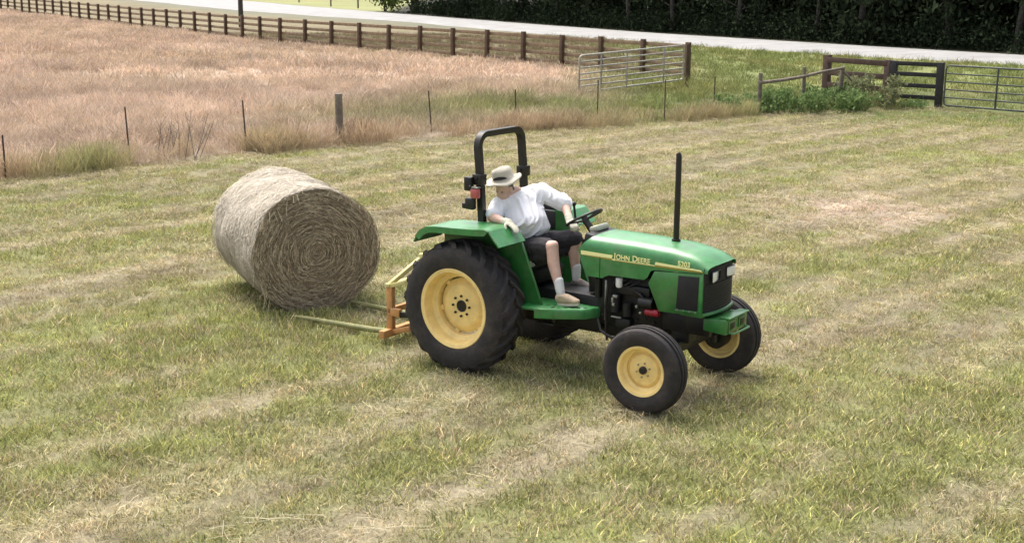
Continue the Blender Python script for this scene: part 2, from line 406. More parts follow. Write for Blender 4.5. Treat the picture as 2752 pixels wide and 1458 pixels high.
def mk_grass(name, n, spread, h0, h1, w, lean=.5, seg=3, curl=.6, dry=.0):
    B = []
    for i in range(n):
        a = random.uniform(0, 2*PI); r = spread*math.sqrt(random.random()); h = random.uniform(h0, h1)
        p = V((r*math.cos(a), r*math.sin(a), -.01)); t = random.uniform(0, 2*PI); ln = random.uniform(.1, 1)*lean
        d = V((math.cos(t)*ln, math.sin(t)*ln, 1)).normalized(); pts = [p.copy()]; st = h/seg
        for k in range(seg):
            p = p+d*st; d = (d+V((math.cos(t), math.sin(t), -.35))*curl*random.random()*.6).normalized(); pts.append(p.copy())
        s = rv(.45)
        if random.random() < dry: s = (s[0]*1.55, s[1]*1.38, s[2]*1.35)
        ws = [w*random.uniform(.7,1.2)*(1-.8*(k/seg)**1.5) for k in range(seg+1)]
        B.append((pts, ws, s))
    return blade_mesh(name, B)
def mk_litter(name, n, spread, l0, l1, w, z1=.05, bias=None):
    B = []
    for i in range(n):
        a = random.uniform(0, 2*PI); r = spread*math.sqrt(random.random()); L = random.uniform(l0, l1)
        t = random.uniform(0, PI) if bias is None else random.gauss(bias, .5)
        p = V((r*math.cos(a), r*math.sin(a), random.uniform(.005, z1))); d = V((math.cos(t), math.sin(t), random.uniform(-.12, .22)))
        m = p+d*L*.5+V((random.uniform(-.02,.02), random.uniform(-.02,.02), random.uniform(0,.015)))
        s = rv(.3); B.append(([p, m, p+d*L], [w, w, w*.6], s))
    return blade_mesh(name, B)
def mk_tall(name, n, spread, h0, h1, w, lean=.35, head=1.0):
    B = []
    for i in range(n):
        a = random.uniform(0, 2*PI); r = spread*math.sqrt(random.random()); h = random.uniform(h0, h1)
        p = V((r*math.cos(a), r*math.sin(a), -.02)); t = random.uniform(0, 2*PI); ln = random.random()*lean
        d = V((math.cos(t)*ln, math.sin(t)*ln, 1)).normalized(); pts = [p.copy()]
        for k in range(4):
            p = p+d*h/4; d = (d+V((math.cos(t), math.sin(t), -.3))*.22*random.random()).normalized(); pts.append(p.copy())
        s = rv(.28); top = tuple(x*head for x in s)
        wk = w*random.uniform(.7,1.2)
        B.append((pts, [wk, wk*.9, wk*.8, wk*1.5, wk*.5], [s, s, s, top, top]))
    return blade_mesh(name, B)
SRC = {}
def source(name, objs):
    c = bpy.data.collections.new(name)
    for i, o in enumerate(objs): o.name = f'{name}_{i:02d}'; c.objects.link(o)
    SRC[name] = (c, len(objs)); return c
def scatter(name, src, P, scl, tint, rot=None, label=None):
    c, n = SRC[src]; N = len(P)
    me = bpy.data.meshes.new(name); me.vertices.add(N); me.vertices.foreach_set('co', np.asarray(P, np.float32).ravel())
    if rot is None: rot = np.stack([RNG.normal(0, .08, N), RNG.normal(0, .08, N), RNG.uniform(0, 2*PI, N)], 1)
    me.attributes.new('rot', 'FLOAT_VECTOR', 'POINT').data.foreach_set('vector', rot.astype(np.float32).ravel())
    scl = np.asarray(scl, np.float32)
    if scl.ndim == 1: scl = np.stack([scl]*3, 1)
    me.attributes.new('scl', 'FLOAT_VECTOR', 'POINT').data.foreach_set('vector', scl.ravel())
    me.attributes.new('idx', 'INT', 'POINT').data.foreach_set('value', RNG.integers(0, n, N).astype(np.int32))
    me.attributes.new('tint', 'FLOAT_COLOR', 'POINT').data.foreach_set('color', np.concatenate([tint, np.ones((N, 1))], 1).astype(np.float32).ravel())
    o = bpy.data.objects.new(name, me); COL.objects.link(o)
    g = bpy.data.node_groups.new(name+'_nodes', 'GeometryNodeTree'); nn, ll = g.nodes, g.links
    g.interface.new_socket('Geometry', in_out='INPUT', socket_type='NodeSocketGeometry'); g.interface.new_socket('Geometry', in_out='OUTPUT', socket_type='NodeSocketGeometry')
    i = nn.new('NodeGroupInput'); out = nn.new('NodeGroupOutput'); ip = nn.new('GeometryNodeInstanceOnPoints'); ci = nn.new('GeometryNodeCollectionInfo')
    ci.inputs['Collection'].default_value = c; ci.inputs['Separate Children'].default_value = True; ci.inputs['Reset Children'].default_value = True
    def na(nm, tp):
        a = nn.new('GeometryNodeInputNamedAttribute'); a.data_type = tp; a.inputs['Name'].default_value = nm; return a.outputs['Attribute']
    er = nn.new('FunctionNodeEulerToRotation'); ll.new(na('rot', 'FLOAT_VECTOR'), er.inputs[0])
    ip.inputs['Pick Instance'].default_value = True
    ll.new(i.outputs[0], ip.inputs['Points']); ll.new(ci.outputs[0], ip.inputs['Instance']); ll.new(na('idx', 'INT'), ip.inputs['Instance Index'])
    ll.new(er.outputs[0], ip.inputs['Rotation']); ll.new(na('scl', 'FLOAT_VECTOR'), ip.inputs['Scale']); ll.new(ip.outputs[0], out.inputs[0])
    md = o.modifiers.new('scatter', 'NODES'); md.node_group = g
    return tag(o, label, None, None, 'stuff')
def sample(y0, y1, dens, marg=3.0, half=.42, xlim=None):
    w1 = half*y1+marg; N = int((y1-y0)*2*w1*dens); x = RNG.uniform(-w1, w1, N); y = RNG.uniform(y0, y1, N)
    k = np.abs(x) < half*y+marg
    return x[k], y[k]

# --- mown field
source('short_grass', [mk_grass('a', 34, .10, .028, .078, .0072, .85, dry=.20) for i in range(9)])
source('hay_litter', [mk_litter('b', 16, .15, .04, .16, .0030) for i in range(8)])
def hide_under(x, y):     # nothing grows inside the tyres or the bale
    k = np.ones(len(x), bool)
    return k
xs, ys = [], []
for y0, y1, d in ((6.6, 10, 120), (10, 13, 105), (13, 17, 85), (17, 24, 62), (24, 40, 40)):
    x, y = sample(y0, y1, d); xs.append(x); ys.append(y)
x = np.concatenate(xs); y = np.concatenate(ys); k = (y < tl(x)+.3); x, y = x[k], y[k]
g, br = field(x, y)
keep = RNG.random(len(x)) < (.86+.14*sstep(.15, .6, g)); x, y, g, br = x[keep], y[keep], g[keep], br[keep]
c = gcol(x, y)*RNG.uniform(.72, 1.28, (len(x), 1))
# stray green and dead plants mixed in
r = RNG.random(len(x)); c = np.where((r < .25)[:, None], GREEN*.95*RNG.uniform(.7, 1.3, (len(x), 1)), c); c = np.where((r > .80)[:, None], STRAW*RNG.uniform(.7, 1.05, (len(x), 1)), c)
s = (.82+.40*g)*RNG.uniform(.75, 1.3, len(x))*np.where(y > 17, 1.15, 1)
tall = 1+.45*np.exp(-((x+2.6)**2+(y-13.4)**2)/1.2)
S3 = np.stack([s*1.1, s*1.1, s*tall], 1)
scatter('mown_grass', 'short_grass', np.stack([x, y, np.full_like(x, -.012)], 1), S3, c, label='short mown grass and stubble of the hay field')
xs, ys = [], []
for y0, y1, d in ((6.6, 10, 30), (10, 14, 28), (14, 20, 26), (20, 40, 18)):
    x, y = sample(y0, y1, d); xs.append(x); ys.append(y)
x = np.concatenate(xs); y = np.concatenate(ys); k = (y < tl(x)+.2); x, y = x[k], y[k]
g, br = field(x, y); keep = RNG.random(len(x)) < (1.02-.95*sstep(.2, .75, g)); x, y, g, br = x[keep], y[keep], g[keep], br[keep]
pp = np.exp(-((x-5.7)**2/2.2+(y-21)**2/3.0))[:, None]
c = (STRAW*(1-pp)+np.array((.60,.49,.39))*pp)*(br*RNG.uniform(.55, 1.08, len(x)))[:, None]
scatter('hay_litter_on_stubble', 'hay_litter', np.stack([x, y, np.zeros_like(x)], 1), RNG.uniform(.7, 1.35, len(x))*np.where(y > 17, 1.35, 1), c, label='loose cut hay lying on the stubble')

# longer loose stalks dropped by the baler
source('long_stalk', [mk_litter('l', 3, .14, .15, .42, .0055, .04, .35) for i in range(5)])
lx, ly = [], []
for cx, cy, sx, sy, n in ((-1.6, 8.45, .35, .05, 5), (-1.8, 8.15, .45, .08, 7), (5.6, 20.9, 1.1, .8, 40), (4.6, 17.6, 1.2, 1.0, 10), (-4.2, 17.5, 1.5, 1.5, 8)):
    lx.append(RNG.normal(cx, sx, n)); ly.append(RNG.normal(cy, sy, n))
lx = np.concatenate(lx); ly = np.concatenate(ly)
scatter('loose_hay_stalks', 'long_stalk', np.stack([lx, ly, np.full_like(lx, .03)], 1), RNG.uniform(.7, 1.1, len(lx)), np.array((.50,.44,.30))*RNG.uniform(.65, 1.0, (len(lx), 1)), np.stack([0*lx, 0*lx, RNG.normal(0, .5, len(lx))], 1), label='long loose hay stalks dropped on the mown field')

# --- tall dry paddock grass behind the wire fence line
source('tall_dry', [mk_tall('t', 56, .30, .22, .50, .0085, .9, 1.12) for i in range(6)])
source('tall_far', [mk_tall('t', 62, .62, .20, .46, .020, 1.1, 1.12) for i in range(6)])
source('meadow', [mk_grass('m', 44, .28, .06, .20, .012, .9) for i in range(6)])
def padpts(y0, y1, d, marg=3.0, half=.42):
    x, y = sample(y0, y1, d, marg, half); pad, lawn, bey = zones(x, y); k = (pad > .5) & (bey < .5); return x[k], y[k], lawn[k]
x1, y1, l1 = padpts(22, 44, 9)
gp = np.exp(-(((x1+.2)/3.2)**2+((y1-36.5)/3.2)**2))
k = RNG.random(len(x1)) > np.clip(l1*.96+gp*.6, 0, .97); x1, y1 = x1[k], y1[k]
edge = np.exp(-((y1-tl(x1))/1.0)**2)
c = gcol(x1, y1)*RNG.uniform(.78, 1.2, (len(x1), 1)); c = c*(1-.35*edge[:, None])+np.array((.46,.36,.25))*.35*edge[:, None]
hs = RNG.uniform(.6, 1.15, len(x1))*(.40+1.05*fbm(x1*.45, y1*.45+5, 3)); hz = hs*(1+.25*edge)
scatter('dry_paddock_grass', 'tall_dry', np.stack([x1, y1, np.zeros_like(x1)], 1), np.stack([hs, hs, hz], 1), c, label='tall dry pinkish grass of the uncut paddock, near part')
x2, y2, l2 = padpts(44, 118, 2.3, 4)
k = RNG.random(len(x2)) > np.clip(l2*1.0, 0, .985); x2, y2 = x2[k], y2[k]
c = gcol(x2, y2)*RNG.uniform(.8, 1.18, (len(x2), 1)); s = RNG.uniform(.7, 1.2, len(x2))*(.35+1.1*fbm(x2*.3, y2*.3+5, 3))
scatter('distant_paddock_grass', 'tall_far', np.stack([x2, y2, np.zeros_like(x2)], 1), s, c, label='tall dry pinkish grass of the uncut paddock, far part')
x3, y3, l3 = padpts(30, 62, 7)
gp = np.exp(-(((x3+.2)/3.2)**2+((y3-36.5)/3.2)**2))+np.exp(-(((x3+3.5)/2.5)**2+((y3-33)/2.2)**2))*.5
k = RNG.random(len(x3)) < np.clip(l3+gp, 0, 1); x3, y3 = x3[k], y3[k]
xv, yv = sample(32, 80, 3.4, 3); kk = (yv > pf(xv)-.5) & (yv > tl(xv)+.4) & (yv < np.interp(xv, RNX, RNY)-.4); xv, yv = xv[kk], yv[kk]
x3 = np.concatenate([x3, xv]); y3 = np.concatenate([y3, yv])
c = gcol(x3, y3)*RNG.uniform(.75, 1.2, (len(x3), 1))
scatter('pasture_grass', 'meadow', np.stack([x3, y3, np.zeros_like(x3)], 1), RNG.uniform(.7, 1.4, len(x3))*np.where(y3 > 44, 1.3, 1), c, label='short green pasture grass behind the fences')
# --- tall weeds in the strip along the wire fence
N = 1650; tx = RNG.uniform(-14, 10.4, N); ty = tl(tx)+RNG.normal(.35, .38, N)
clump = fbm(tx*1.0+4, ty*.9, 3); k = RNG.random(N) < sstep(.36, .66, clump)*.85; tx, ty = tx[k], ty[k]
rd = fbm(tx*.5+20, ty*.5, 2)[:, None]; gz = (.75*np.exp(-((tx+8.1)/.8)**2)+.2*np.exp(-((tx+5.9)/1.2)**2)+.4*sstep(-1, 4, tx)+.45*sstep(5, 7, tx))[:, None]
c = np.array((.52,.41,.27))*(1-rd)+np.array((.34,.22,.15))*rd; gz = np.clip(gz, 0, .9)
c = (c*(1-gz)+np.array((.35,.36,.16))*gz)*RNG.uniform(.7, 1.2, (len(tx), 1))
s = RNG.uniform(.6, 1.2, len(tx))*np.where(tx > -1.5, .85, 1)
scatter('fence_line_weeds', 'tall_dry', np.stack([tx, ty, np.zeros_like(tx)], 1), np.stack([s*.8, s*.8, s*1.25], 1), c, label='tall brown and green weeds along the wire fence line')

# ------------------------------------------------------------------ tractor (local frame: x forward, y left, z up; origin under the rear axle)
TX, TY, TPSI = -.0771, 12.694, -.6155
TR = empty('tractor', (TX, TY, 0), TPSI, 'green farm tractor with yellow wheels, black roll bar and tall exhaust pipe', 'tractor')
def part(mb, name, m=None, parent=TR, **k): return mb.build(name, M[m] if m else None, parent, **k)
def rear_wheel(side):
    y = .665*side; ax = V((0, side, 0))
    b = MB()       # rim barrel with flanges (outer face towards +ax)
    b.lathe([(.352,.170),(.384,.178),(.392,.172),(.388,.160),(.366,.150),(.352,.128),(.346,.06),(.300,.035),(.296,-.05),(.346,-.08),(.352,-.128),(.366,-.150),(.388,-.160),(.384,-.178),(.352,-.170),(.338,-.12),(.334,-.085),(.285,-.055),(.288,.04),(.335,.066),(.340,.12),(.352,.170)], (0,0,0), ax, 64)
    rim = part(b, 'rear_wheel', 'yellow'); rim.location = (0, y, .625)
    d = MB()       # dished centre disc with lugs
    d.lathe([(.055,.035),(.19,.035),(.215,.028),(.248,-.005),(.268,-.012),(.268,-.024),(.24,-.018),(.20,.012),(.055,.018)], (0,0,0), ax, 48)
    for i in range(6):
        t = 2*PI*i/6+.3; d.box((.275*math.sin(t), (-.012)*side, .275*math.cos(t)), (.05, .03, .045), Euler((0, t, 0)), .006)
    part(d, 'wheel_disc', 'yellow', rim)
    h = MB(); h.lathe([(.0,.030),(.040,.030),(.052,.042),(.058,.040),(.058,.0)], (0,0,0), ax, 24); part(h, 'hub', 'black', rim)
    for i in range(8):
        t = 2*PI*i/8; h = MB(); h.cyl((.098*math.sin(t), .034*side, .098*math.cos(t)), (.098*math.sin(t), .052*side, .098*math.cos(t)), .012, n=6); part(h, 'bolt', 'black', rim)
    t_ = MB(); half = [(.372,.150),(.392,.174),(.43,.188),(.49,.192),(.550,.187),(.585,.170),(.600,.13),(.607,.06),(.609,0)]
    t_.lathe(half+[(r, -a) for r, a in half[-2::-1]], (0,0,0), ax, 72)
    def surf(a):
        a = abs(a); pr = half[::-1]
        for (r0, a0), (r1, a1) in zip(pr, pr[1:]):
            if a0 <= a <= a1+1e-9: return r0+(r1-r0)*(a-a0)/max(1e-6, a1-a0)
        return .58
    NL = 21
    for sgn in (-1, 1):
        for i in range(NL):
            th0 = 2*PI*(i+(.5 if sgn > 0 else 0))/NL; secs = []
            K = 7
            for q in range(K):
                u = q/(K-1); a = sgn*(-.012+u*.186); th = th0-side*.0+u*.34
                r = surf(min(abs(a), .183)); top = .643-.022*u**3; wd = (.022+.010*u)/r
                if u > .93: top = r+.012
                for rr, ww in ((r-.012, 1.35), (top, .75)):
                    for s2 in (-1, 1):
                        tt = th+s2*wd*ww; secs.append(V((rr*math.sin(tt), a, rr*math.cos(tt))))
            fs = []
            for q in range(K-1):
                o = 4*q; n_ = o+4
                fs += [[o+2, o+3, n_+3, n_+2], [o, o+2, n_+2, n_], [o+3, o+1, n_+1, n_+3]]
            fs += [[0, 1, 3, 2], [4*(K-1)+2, 4*(K-1)+3, 4*(K-1)+1, 4*(K-1)]]
            t_.add(secs, fs)
    part(t_, 'tyre', 'rubber', rim, sharp=30)
    return rim
rear_wheel(-1); rear_wheel(1)
def front_wheel(side, steer=.05):
    ax = V((0, side, 0)); b = MB()
    b.lathe([(.205,.088),(.226,.094),(.230,.088),(.226,.080),(.208,.072),(.200,.035),(.178,.022),(.176,-.03),(.203,-.05),(.210,-.078),(.228,-.088),(.226,-.095),(.205,-.088),(.192,-.05),(.166,-.032),(.167,.024),(.190,.040),(.196,.07),(.205,.088)], (0,0,0), ax, 48)
    rim = part(b, 'front_wheel', 'yellow'); rim.location = (2.05, .742*side, .382); rim.rotation_euler = (0, 0, steer)
    d = MB(); d.lathe([(.035,.030),(.085,.030),(.100,.024),(.135,.022),(.150,.006),(.168,.0),(.168,-.012),(.14,-.01),(.10,.01),(.035,.015)], (0,0,0), ax, 40); part(d, 'wheel_disc', 'yellow', rim)
    h = MB(); h.lathe([(0,.062),(.026,.060),(.034,.052),(.036,.03),(.036,.0)], (0,0,0), ax, 20)
    part(h, 'hub', 'black', rim)
    for i in range(6):
        t = 2*PI*i/6+.2; h = MB(); h.cyl((.065*math.sin(t), .028*side, .065*math.cos(t)), (.065*math.sin(t), .042*side, .065*math.cos(t)), .008, n=6); part(h, 'bolt', 'steel', rim)
    t_ = MB(); half = [(.214,.072),(.232,.094),(.262,.106),(.300,.111),(.338,.107),(.362,.096),(.374,.080),(.379,.068),(.364,.062),(.364,.050),(.388,.046),(.390,.026),(.372,.022),(.372,.014),(.394,.011),(.395,0)]
    t_.lathe(half+[(r, -a) for r, a in half[-2::-1]], (0,0,0), ax, 64); part(t_, 'tyre', 'rubber', rim, sharp=28)
    return rim
front_wheel(-1); front_wheel(1)

# chassis
b = MB(); b.box((.48, 0, .62), (1.5, .34, .36), bev=.04); b.box((-.12, 0, .72), (.42, .40, .48), bev=.05); b.box((.72, 0, .47), (1.0, .24, .10), bev=.03); b.box((1.0, 0, .60), (.5, .30, .10), bev=.02); b.box((.30, 0, .90), (.56, .44, .14), bev=.03)
part(b, 'transmission_housing', 'engine')
b = MB(); b.cyl((0, -.60, .625), (0, .60, .625), .105, n=20); b.cyl((0, -.50, .625), (0, -.18, .625), .15, .12); b.cyl((0, .18, .625), (0, .5, .625), .12, .15); part(b, 'rear_axle', 'engine')
b = MB()
for s in (-1, 1): b.box((1.80, s*.15, .68), (1.15, .05, .17), bev=.01)
b.box((2.25, 0, .70), (.24, .36, .16), bev=.02); part(b, 'front_frame', 'black')
b = MB(); b.bar((2.05, -.60, .46), (2.05, .60, .46), .10, .11, .02); b.box((2.05, 0, .54), (.2, .24, .12), bev=.02)
for s in (-1, 1):
    b.cyl((2.05, s*.58, .33), (2.05, s*.58, .56), .045); b.cyl((2.05, s*.58, .382), (2.05, s*.73, .382), .035); b.cyl((2.05, s*.60, .382), (2.055, s*.715, .382), .125, .115)
    b.cyl((2.05, s*.58, .54), (1.90, s*.56, .52), .02); b.cyl((1.90, s*.56, .52), (1.88, s*.10, .56), .016)
part(b, 'front_axle', 'black')
# engine
b = MB(); b.box((1.56, 0, .80), (.72, .36, .52), bev=.03); b.box((1.56, 0, .50), (.62, .26, .16), bev=.03)
b.box((1.62, -.20, .92), (.34, .07, .10), bev=.02); b.cyl((1.43, -.225, .70), (1.43, -.225, .86), .05); b.cyl((1.56, -.235, .68), (1.56, -.235, .80), .042)
b.cyl((1.70, -.24, .83), (1.84, -.24, .83), .055); b.box((1.52, -.21, .60), (.16, .08, .10), bev=.02); b.cyl((1.22, -.19, .80), (1.22, -.19, .98), .03)
for i in range(4): b.tube([(1.40+.05*i, -.20, .92), (1.42+.06*i, -.25, .97), (1.46+.08*i, -.22, 1.02)], .008)
for i in range(7): b.cyl((1.28+.09*i, -.175, .64+.03*(i % 2)), (1.28+.09*i, -.20, .64+.03*(i % 2)), .014, n=6)
part(b, 'engine_block', 'engine')
b = MB(); b.lathe([(.0,-.045),(.026,-.045),(.032,-.03),(.033,.04),(.028,.045),(0,.045)], (1.475, -.245, .985), (0,0,1), 20); part(b, 'fuel_filter_bowl', 'white')
for c_, s_ in (((1.452, -.262, .855), (.05, .04, .028)), ((1.425, -.262, .815), (.022, .04, .05)), ((1.435, -.262, .775), (.03, .04, .03)), ((1.46, -.25, .655), (.11, .03, .016)), ((1.69, -.285, .795), (.026, .03, .026)), ((1.73, -.285, .745), (.022, .03, .022))):
    b = MB(); b.box(c_, s_, bev=.006); part(b, 'pipe_fitting', 'steel')
b = MB(); b.bar((1.33, -.235, .985), (1.33, -.235, .60), .016, .02, .004); part(b, 'dipstick_tube', 'steel')
b = MB(); b.lathe([(0,-.07),(.026,-.07),(.034,-.058),(.034,.05),(.026,.066),(0,.066)], (1.835, -.25, .755), (1, 0, 0), 20); part(b, 'oil_filter', 'red')
b = MB(); b.tube([(1.24,-.22,.60),(1.30,-.26,.50),(1.42,-.27,.455),(1.56,-.26,.47),(1.66,-.22,.56)], .016); part(b, 'hose', 'black')
b = MB(); b.tube([(1.36,-.25,.95),(1.35,-.265,.75),(1.36,-.265,.50),(1.37,-.26,.42)], .013); part(b, 'hose', 'black')
b = MB(); b.tube([(1.62,-.22,.93),(1.72,-.26,.90),(1.80,-.25,.80),(1.78,-.24,.70)], .014); part(b, 'hose', 'black')
# hood
HW = .29
def hood():
    b = MB(); NS = 30
    def interp(t, pts):
        for (a, p), (c, q) in zip(pts, pts[1:]):
            if t <= c: return p+(q-p)*(t-a)/(c-a)
        return pts[-1][1]
    zt = lambda x: interp(x, [(1.0,1.395),(1.6,1.392),(2.0,1.378),(2.2,1.350),(2.30,1.315),(2.37,1.268),(2.42,1.225)])
    zb = lambda x: interp(x, [(1.0,1.010),(1.28,1.010),(1.31,1.012),(1.345,1.046),(1.775,1.058),(1.845,1.160),(2.42,1.196)])
    xr = lambda z: interp(z, [(.99,1.165),(1.255,1.045),(1.33,1.12),(1.40,1.20)])
    rings = []
    for i in range(NS+1):
        s = i/NS; x0 = 1.12+s*(2.385-1.12); T_, B_ = zt(x0), zb(x0); sh = T_-.155 if x0 < 2.2 else max(B_+.012, T_-.155+.3*(x0-2.2))
        w = HW-(.012*sstep(2.15, 2.38, np.array(x0)))
        half = [(w, B_), (w, B_+(sh-B_)*.5), (w, sh), (w*.985, sh+(T_-sh)*.35), (w*.93, sh+(T_-sh)*.62), (w*.80, sh+(T_-sh)*.83), (w*.60, sh+(T_-sh)*.93), (w*.30, T_-.003), (0, T_)]
        ring = [(-y, z) for y, z in half]+[(y, z) for y, z in half[-2::-1]]
        pr = []
        for y, z in ring:
            xrr = xr(z); bow = .025*(1-(y/HW)**2)*s**6
            pr.append(V((xrr+(x0-1.12)/(2.385-1.12)*(2.385-xrr)+bow, y, z)))
        rings.append(pr)
    n = len(rings[0]); vs = [p for r in rings for p in r]; fs = []
    for i in range(NS):
        for k in range(n-1): fs.append([i*n+k, i*n+k+1, (i+1)*n+k+1, (i+1)*n+k])
    fs.append([k for k in range(n)][::-1])
    b.use(M['green_faded']).add(vs, fs)
    for s in (-1, 1): b.use(M['black']).box((1.29, s*(HW+.0006), 1.13), (.006, .004, .235), bev=0)
    o = part(b, 'hood', None, sharp=50)
    return o
hd = hood()
def decal(poly, m, name, depth=.004, side=-1):
    b = MB(); b.prism(poly, 1, side*(HW-.002), side*(HW+depth)); return b.build(name, M[m], hd)
for s in (-1, 1):
    b = MB(); b.prism([(1.085,1.207),(1.082,1.243),(1.425,1.240),(1.415,1.209)], 1, s*(HW-.002), s*(HW+.003))
    b.prism([(1.865,1.211),(1.872,1.237),(2.32,1.222),(2.335,1.212)], 1, s*(HW-.002), s*(HW+.003))
    b.prism([(1.416,1.199),(1.417,1.206),(1.864,1.206),(1.866,1.199)], 1, s*(HW-.002), s*(HW+.003)); b.build('side_stripe', M['stripe'], hd)
    b = MB(); b.prism([(1.095,1.201),(1.09,1.206),(1.415,1.205),(1.418,1.197),(1.864,1.197),(1.868,1.208),(2.335,1.210),(2.345,1.199),(1.5,1.190)], 1, s*(HW-.002), s*(HW+.0022)); b.build('stripe_ochre_line', M['stripe_dark'], hd)  # ochre lower line of the decal, printed under the yellow
    def text(parts, name):
        objs = []
        for tx, size, x, z in parts:
            cu = bpy.data.curves.new(name, 'FONT'); cu.body = tx; cu.size = size; cu.extrude = .002; cu.offset = .0009; cu.space_character = 1.02
            o = bpy.data.objects.new(name, cu); COL.objects.link(o)
            me = evaluate(o); bpy.data.objects.remove(o); objs.append((me, x, z))
        bm = bmesh.new()
        for me, x, z in objs:
            b2 = bmesh.new(); b2.from_mesh(me)
            if s < 0: Mx = Matrix.Translation((x, -(HW+.003), z)) @ Euler((PI/2, 0, 0)).to_matrix().to_4x4()
            else: Mx = Matrix.Translation((3.4-x, HW+.003, z)) @ Euler((PI/2, 0, PI)).to_matrix().to_4x4()
            bmesh.ops.transform(b2, matrix=Mx, verts=b2.verts); t = bpy.data.meshes.new('t'); b2.to_mesh(t); b2.free(); bm.from_mesh(t)
        me = bpy.data.meshes.new(name); bm.to_mesh(me); bm.free(); me.materials.append(M['stripe']); o = bpy.data.objects.new(name, me); COL.objects.link(o); o.parent = hd
    text([('J', .076, 1.440, 1.211), ('OHN', .062, 1.462, 1.211)], 'maker_lettering')
    text([('D', .076, 1.632, 1.211), ('EERE', .062, 1.686, 1.211)], 'maker_lettering')
    text([('5203', .062, 2.095, 1.234)], 'number_lettering')
# nose: side panels, grilles, headlights
for s in (-1, 1):
    b = MB(); b.prism([(1.862,1.152),(1.802,1.032),(1.918,.790),(2.352,.805),(2.352,1.188)], 1, s*.262, s*(HW-.001), bev=.003); p = part(b, 'side_panel', 'green')
    b = MB(); b.prism([(2.108,1.146),(2.092,.838),(2.305,.850),(2.310,1.158)], 1, s*(HW-.006), s*(HW+.004), bev=.002); b.build('side_grille', M['mesh'], p)
    b = MB(); b.prism([(2.086,.822),(2.084,.834),(2.308,.846),(2.308,.834)], 1, s*(HW-.003), s*(HW+.009), bev=.002); 
    b.build('grille_ledge', M['green_faded'], p)
    for i in range(4): b = MB(); b.cyl((2.11+.06*i, s*(HW+.002), .838), (2.11+.06*i, s*(HW+.014), .838), .009, n=8); b.build('grille_clip', M['steel'], p)
    b = MB(); b.prism([(2.318,.845),(2.322,1.176),(2.350,1.178),(2.348,.845)], 1, s*(HW-.003), s*(HW+.006), bev=.002); b.build('edge_trim', M['green_faded'], p)
b = MB(); NB = 13
def bow(y): return 2.352+.048*(1-(y/.29)**2)
pts = [(-.282+.564*i/(NB-1)) for i in range(NB)]
vs = []; fs = []
for z, dx in ((.835, 0), (1.085, .0), (1.085, -.008), (1.097, -.008), (1.097, .0), (1.235, -.004)):
    for y in pts: vs.append((bow(y)+dx, y, z))
for r in range(5):
    for i in range(NB-1): fs.append([r*NB+i, r*NB+i+1, (r+1)*NB+i+1, (r+1)*NB+i])
b.add(vs, fs); b.box((2.25, 0, 1.02), (.20, .54, .38), bev=.01)
fg = part(b, 'front_grille', 'mesh')
for i in range(9):
    z = .86+.024*i; b = MB(); b.tube([(bow(y)+.002, y, z) for y in pts], .004, n=5); b.build('grille_bar', M['black'], fg)
b = MB(); b.tube([(bow(y)+.004, y, .820) for y in [-.287]+pts+[.287]], .017, n=8); b.box((2.24, 0, .805), (.22, .56, .035), bev=.008); part(b, 'grille_sill', 'green')
for s in (-1, 1):
    b = MB(); a = math.atan2(-s*.14*2*.048/.29**2, 1)
    b.box((bow(.14*s)+.004, .14*s, 1.152), (.02, .150, .088), Euler((0, 0, -s*.16)), .008); hl = part(b, 'headlight', 'lens', fg)
    b = MB(); b.tube([(bow(.14*s)+.012, .14*s+dy, 1.152+dz) for dy, dz in ((-.077,-.046),(.077,-.046),(.077,.046),(-.077,.046))], .006, n=6, closed=True); b.build('lamp_bezel', M['black'], hl)
# front weight bracket
b = MB(); b.prism([(2.33,.665),(2.33,.775),(2.55,.790),(2.55,.650)], 1, -.215, .215, bev=.008)
for s in (-1, 1): b.box((2.552, s*.1, .722), (.016, .13, .095), bev=.006)
b.box((2.53, .0, .800), (.10, .40, .012), bev=.003)
wb = part(b, 'front_weight_bracket', 'green')
for s in (-1, 1): b = MB(); b.box((2.561, s*.1, .722), (.006, .085, .055), bev=.002); b.build('dark_recess_plate', M['black'], wb)  # black plates on the face paint in the shade of two recesses
b = MB(); b.tube([(2.555,-.16,.665),(2.60,-.16,.662),(2.61,-.12,.668),(2.61,.12,.668),(2.60,.16,.662),(2.555,.16,.665)], .010, n=8); b.build('drawbar_pin', M['green_faded'], wb)
# exhaust
b = MB(); ex = (1.90, .03)
b.cyl((ex[0], ex[1], 1.33), (ex[0], ex[1], 1.40), .045, .040); b.tube([(ex[0], ex[1], 1.38), (ex[0], ex[1], 1.8), (ex[0]-.001, ex[1], 2.14), (ex[0]-.004, ex[1], 2.168), (ex[0]-.012, ex[1], 2.182)], [.028,.027,.0265,.025,.020], n=16)
part(b, 'exhaust_pipe', 'rops')
# dash and steering
b = MB(); b.prism([(1.12,1.02),(1.04,1.27),(1.07,1.395),(1.22,1.375),(1.22,1.02)], 1, -.21, .21, bev=.02); b.box((1.10, .0, .90), (.16, .10, .40), bev=.02); ds = part(b, 'dashboard', 'black')
b = MB(); b.box((1.075, .04, 1.405), (.10, .22, .06), Euler((0, -.35, 0)), .025); b.build('instrument_panel', M['cream'], ds)
b = MB(); c0 = V((.93, 0, 1.49)); nrm = V((-.50, 0, .87)).normalized(); u = V((0, 1, 0)); w = nrm.cross(u)
rim_pts = [c0+.178*(math.cos(2*PI*i/36)*u+math.sin(2*PI*i/36)*w) for i in range(36)]
b.tube(rim_pts, .0135, n=8, closed=True); b.cyl(c0-nrm*.05, c0+nrm*.01, .035, .03)
for k in range(3):
    t = 2*PI*k/3+PI/6; b.cyl(c0-nrm*.03, c0+.172*(math.cos(t)*u+math.sin(t)*w), .010)
st = part(b, 'steering_wheel', 'black')
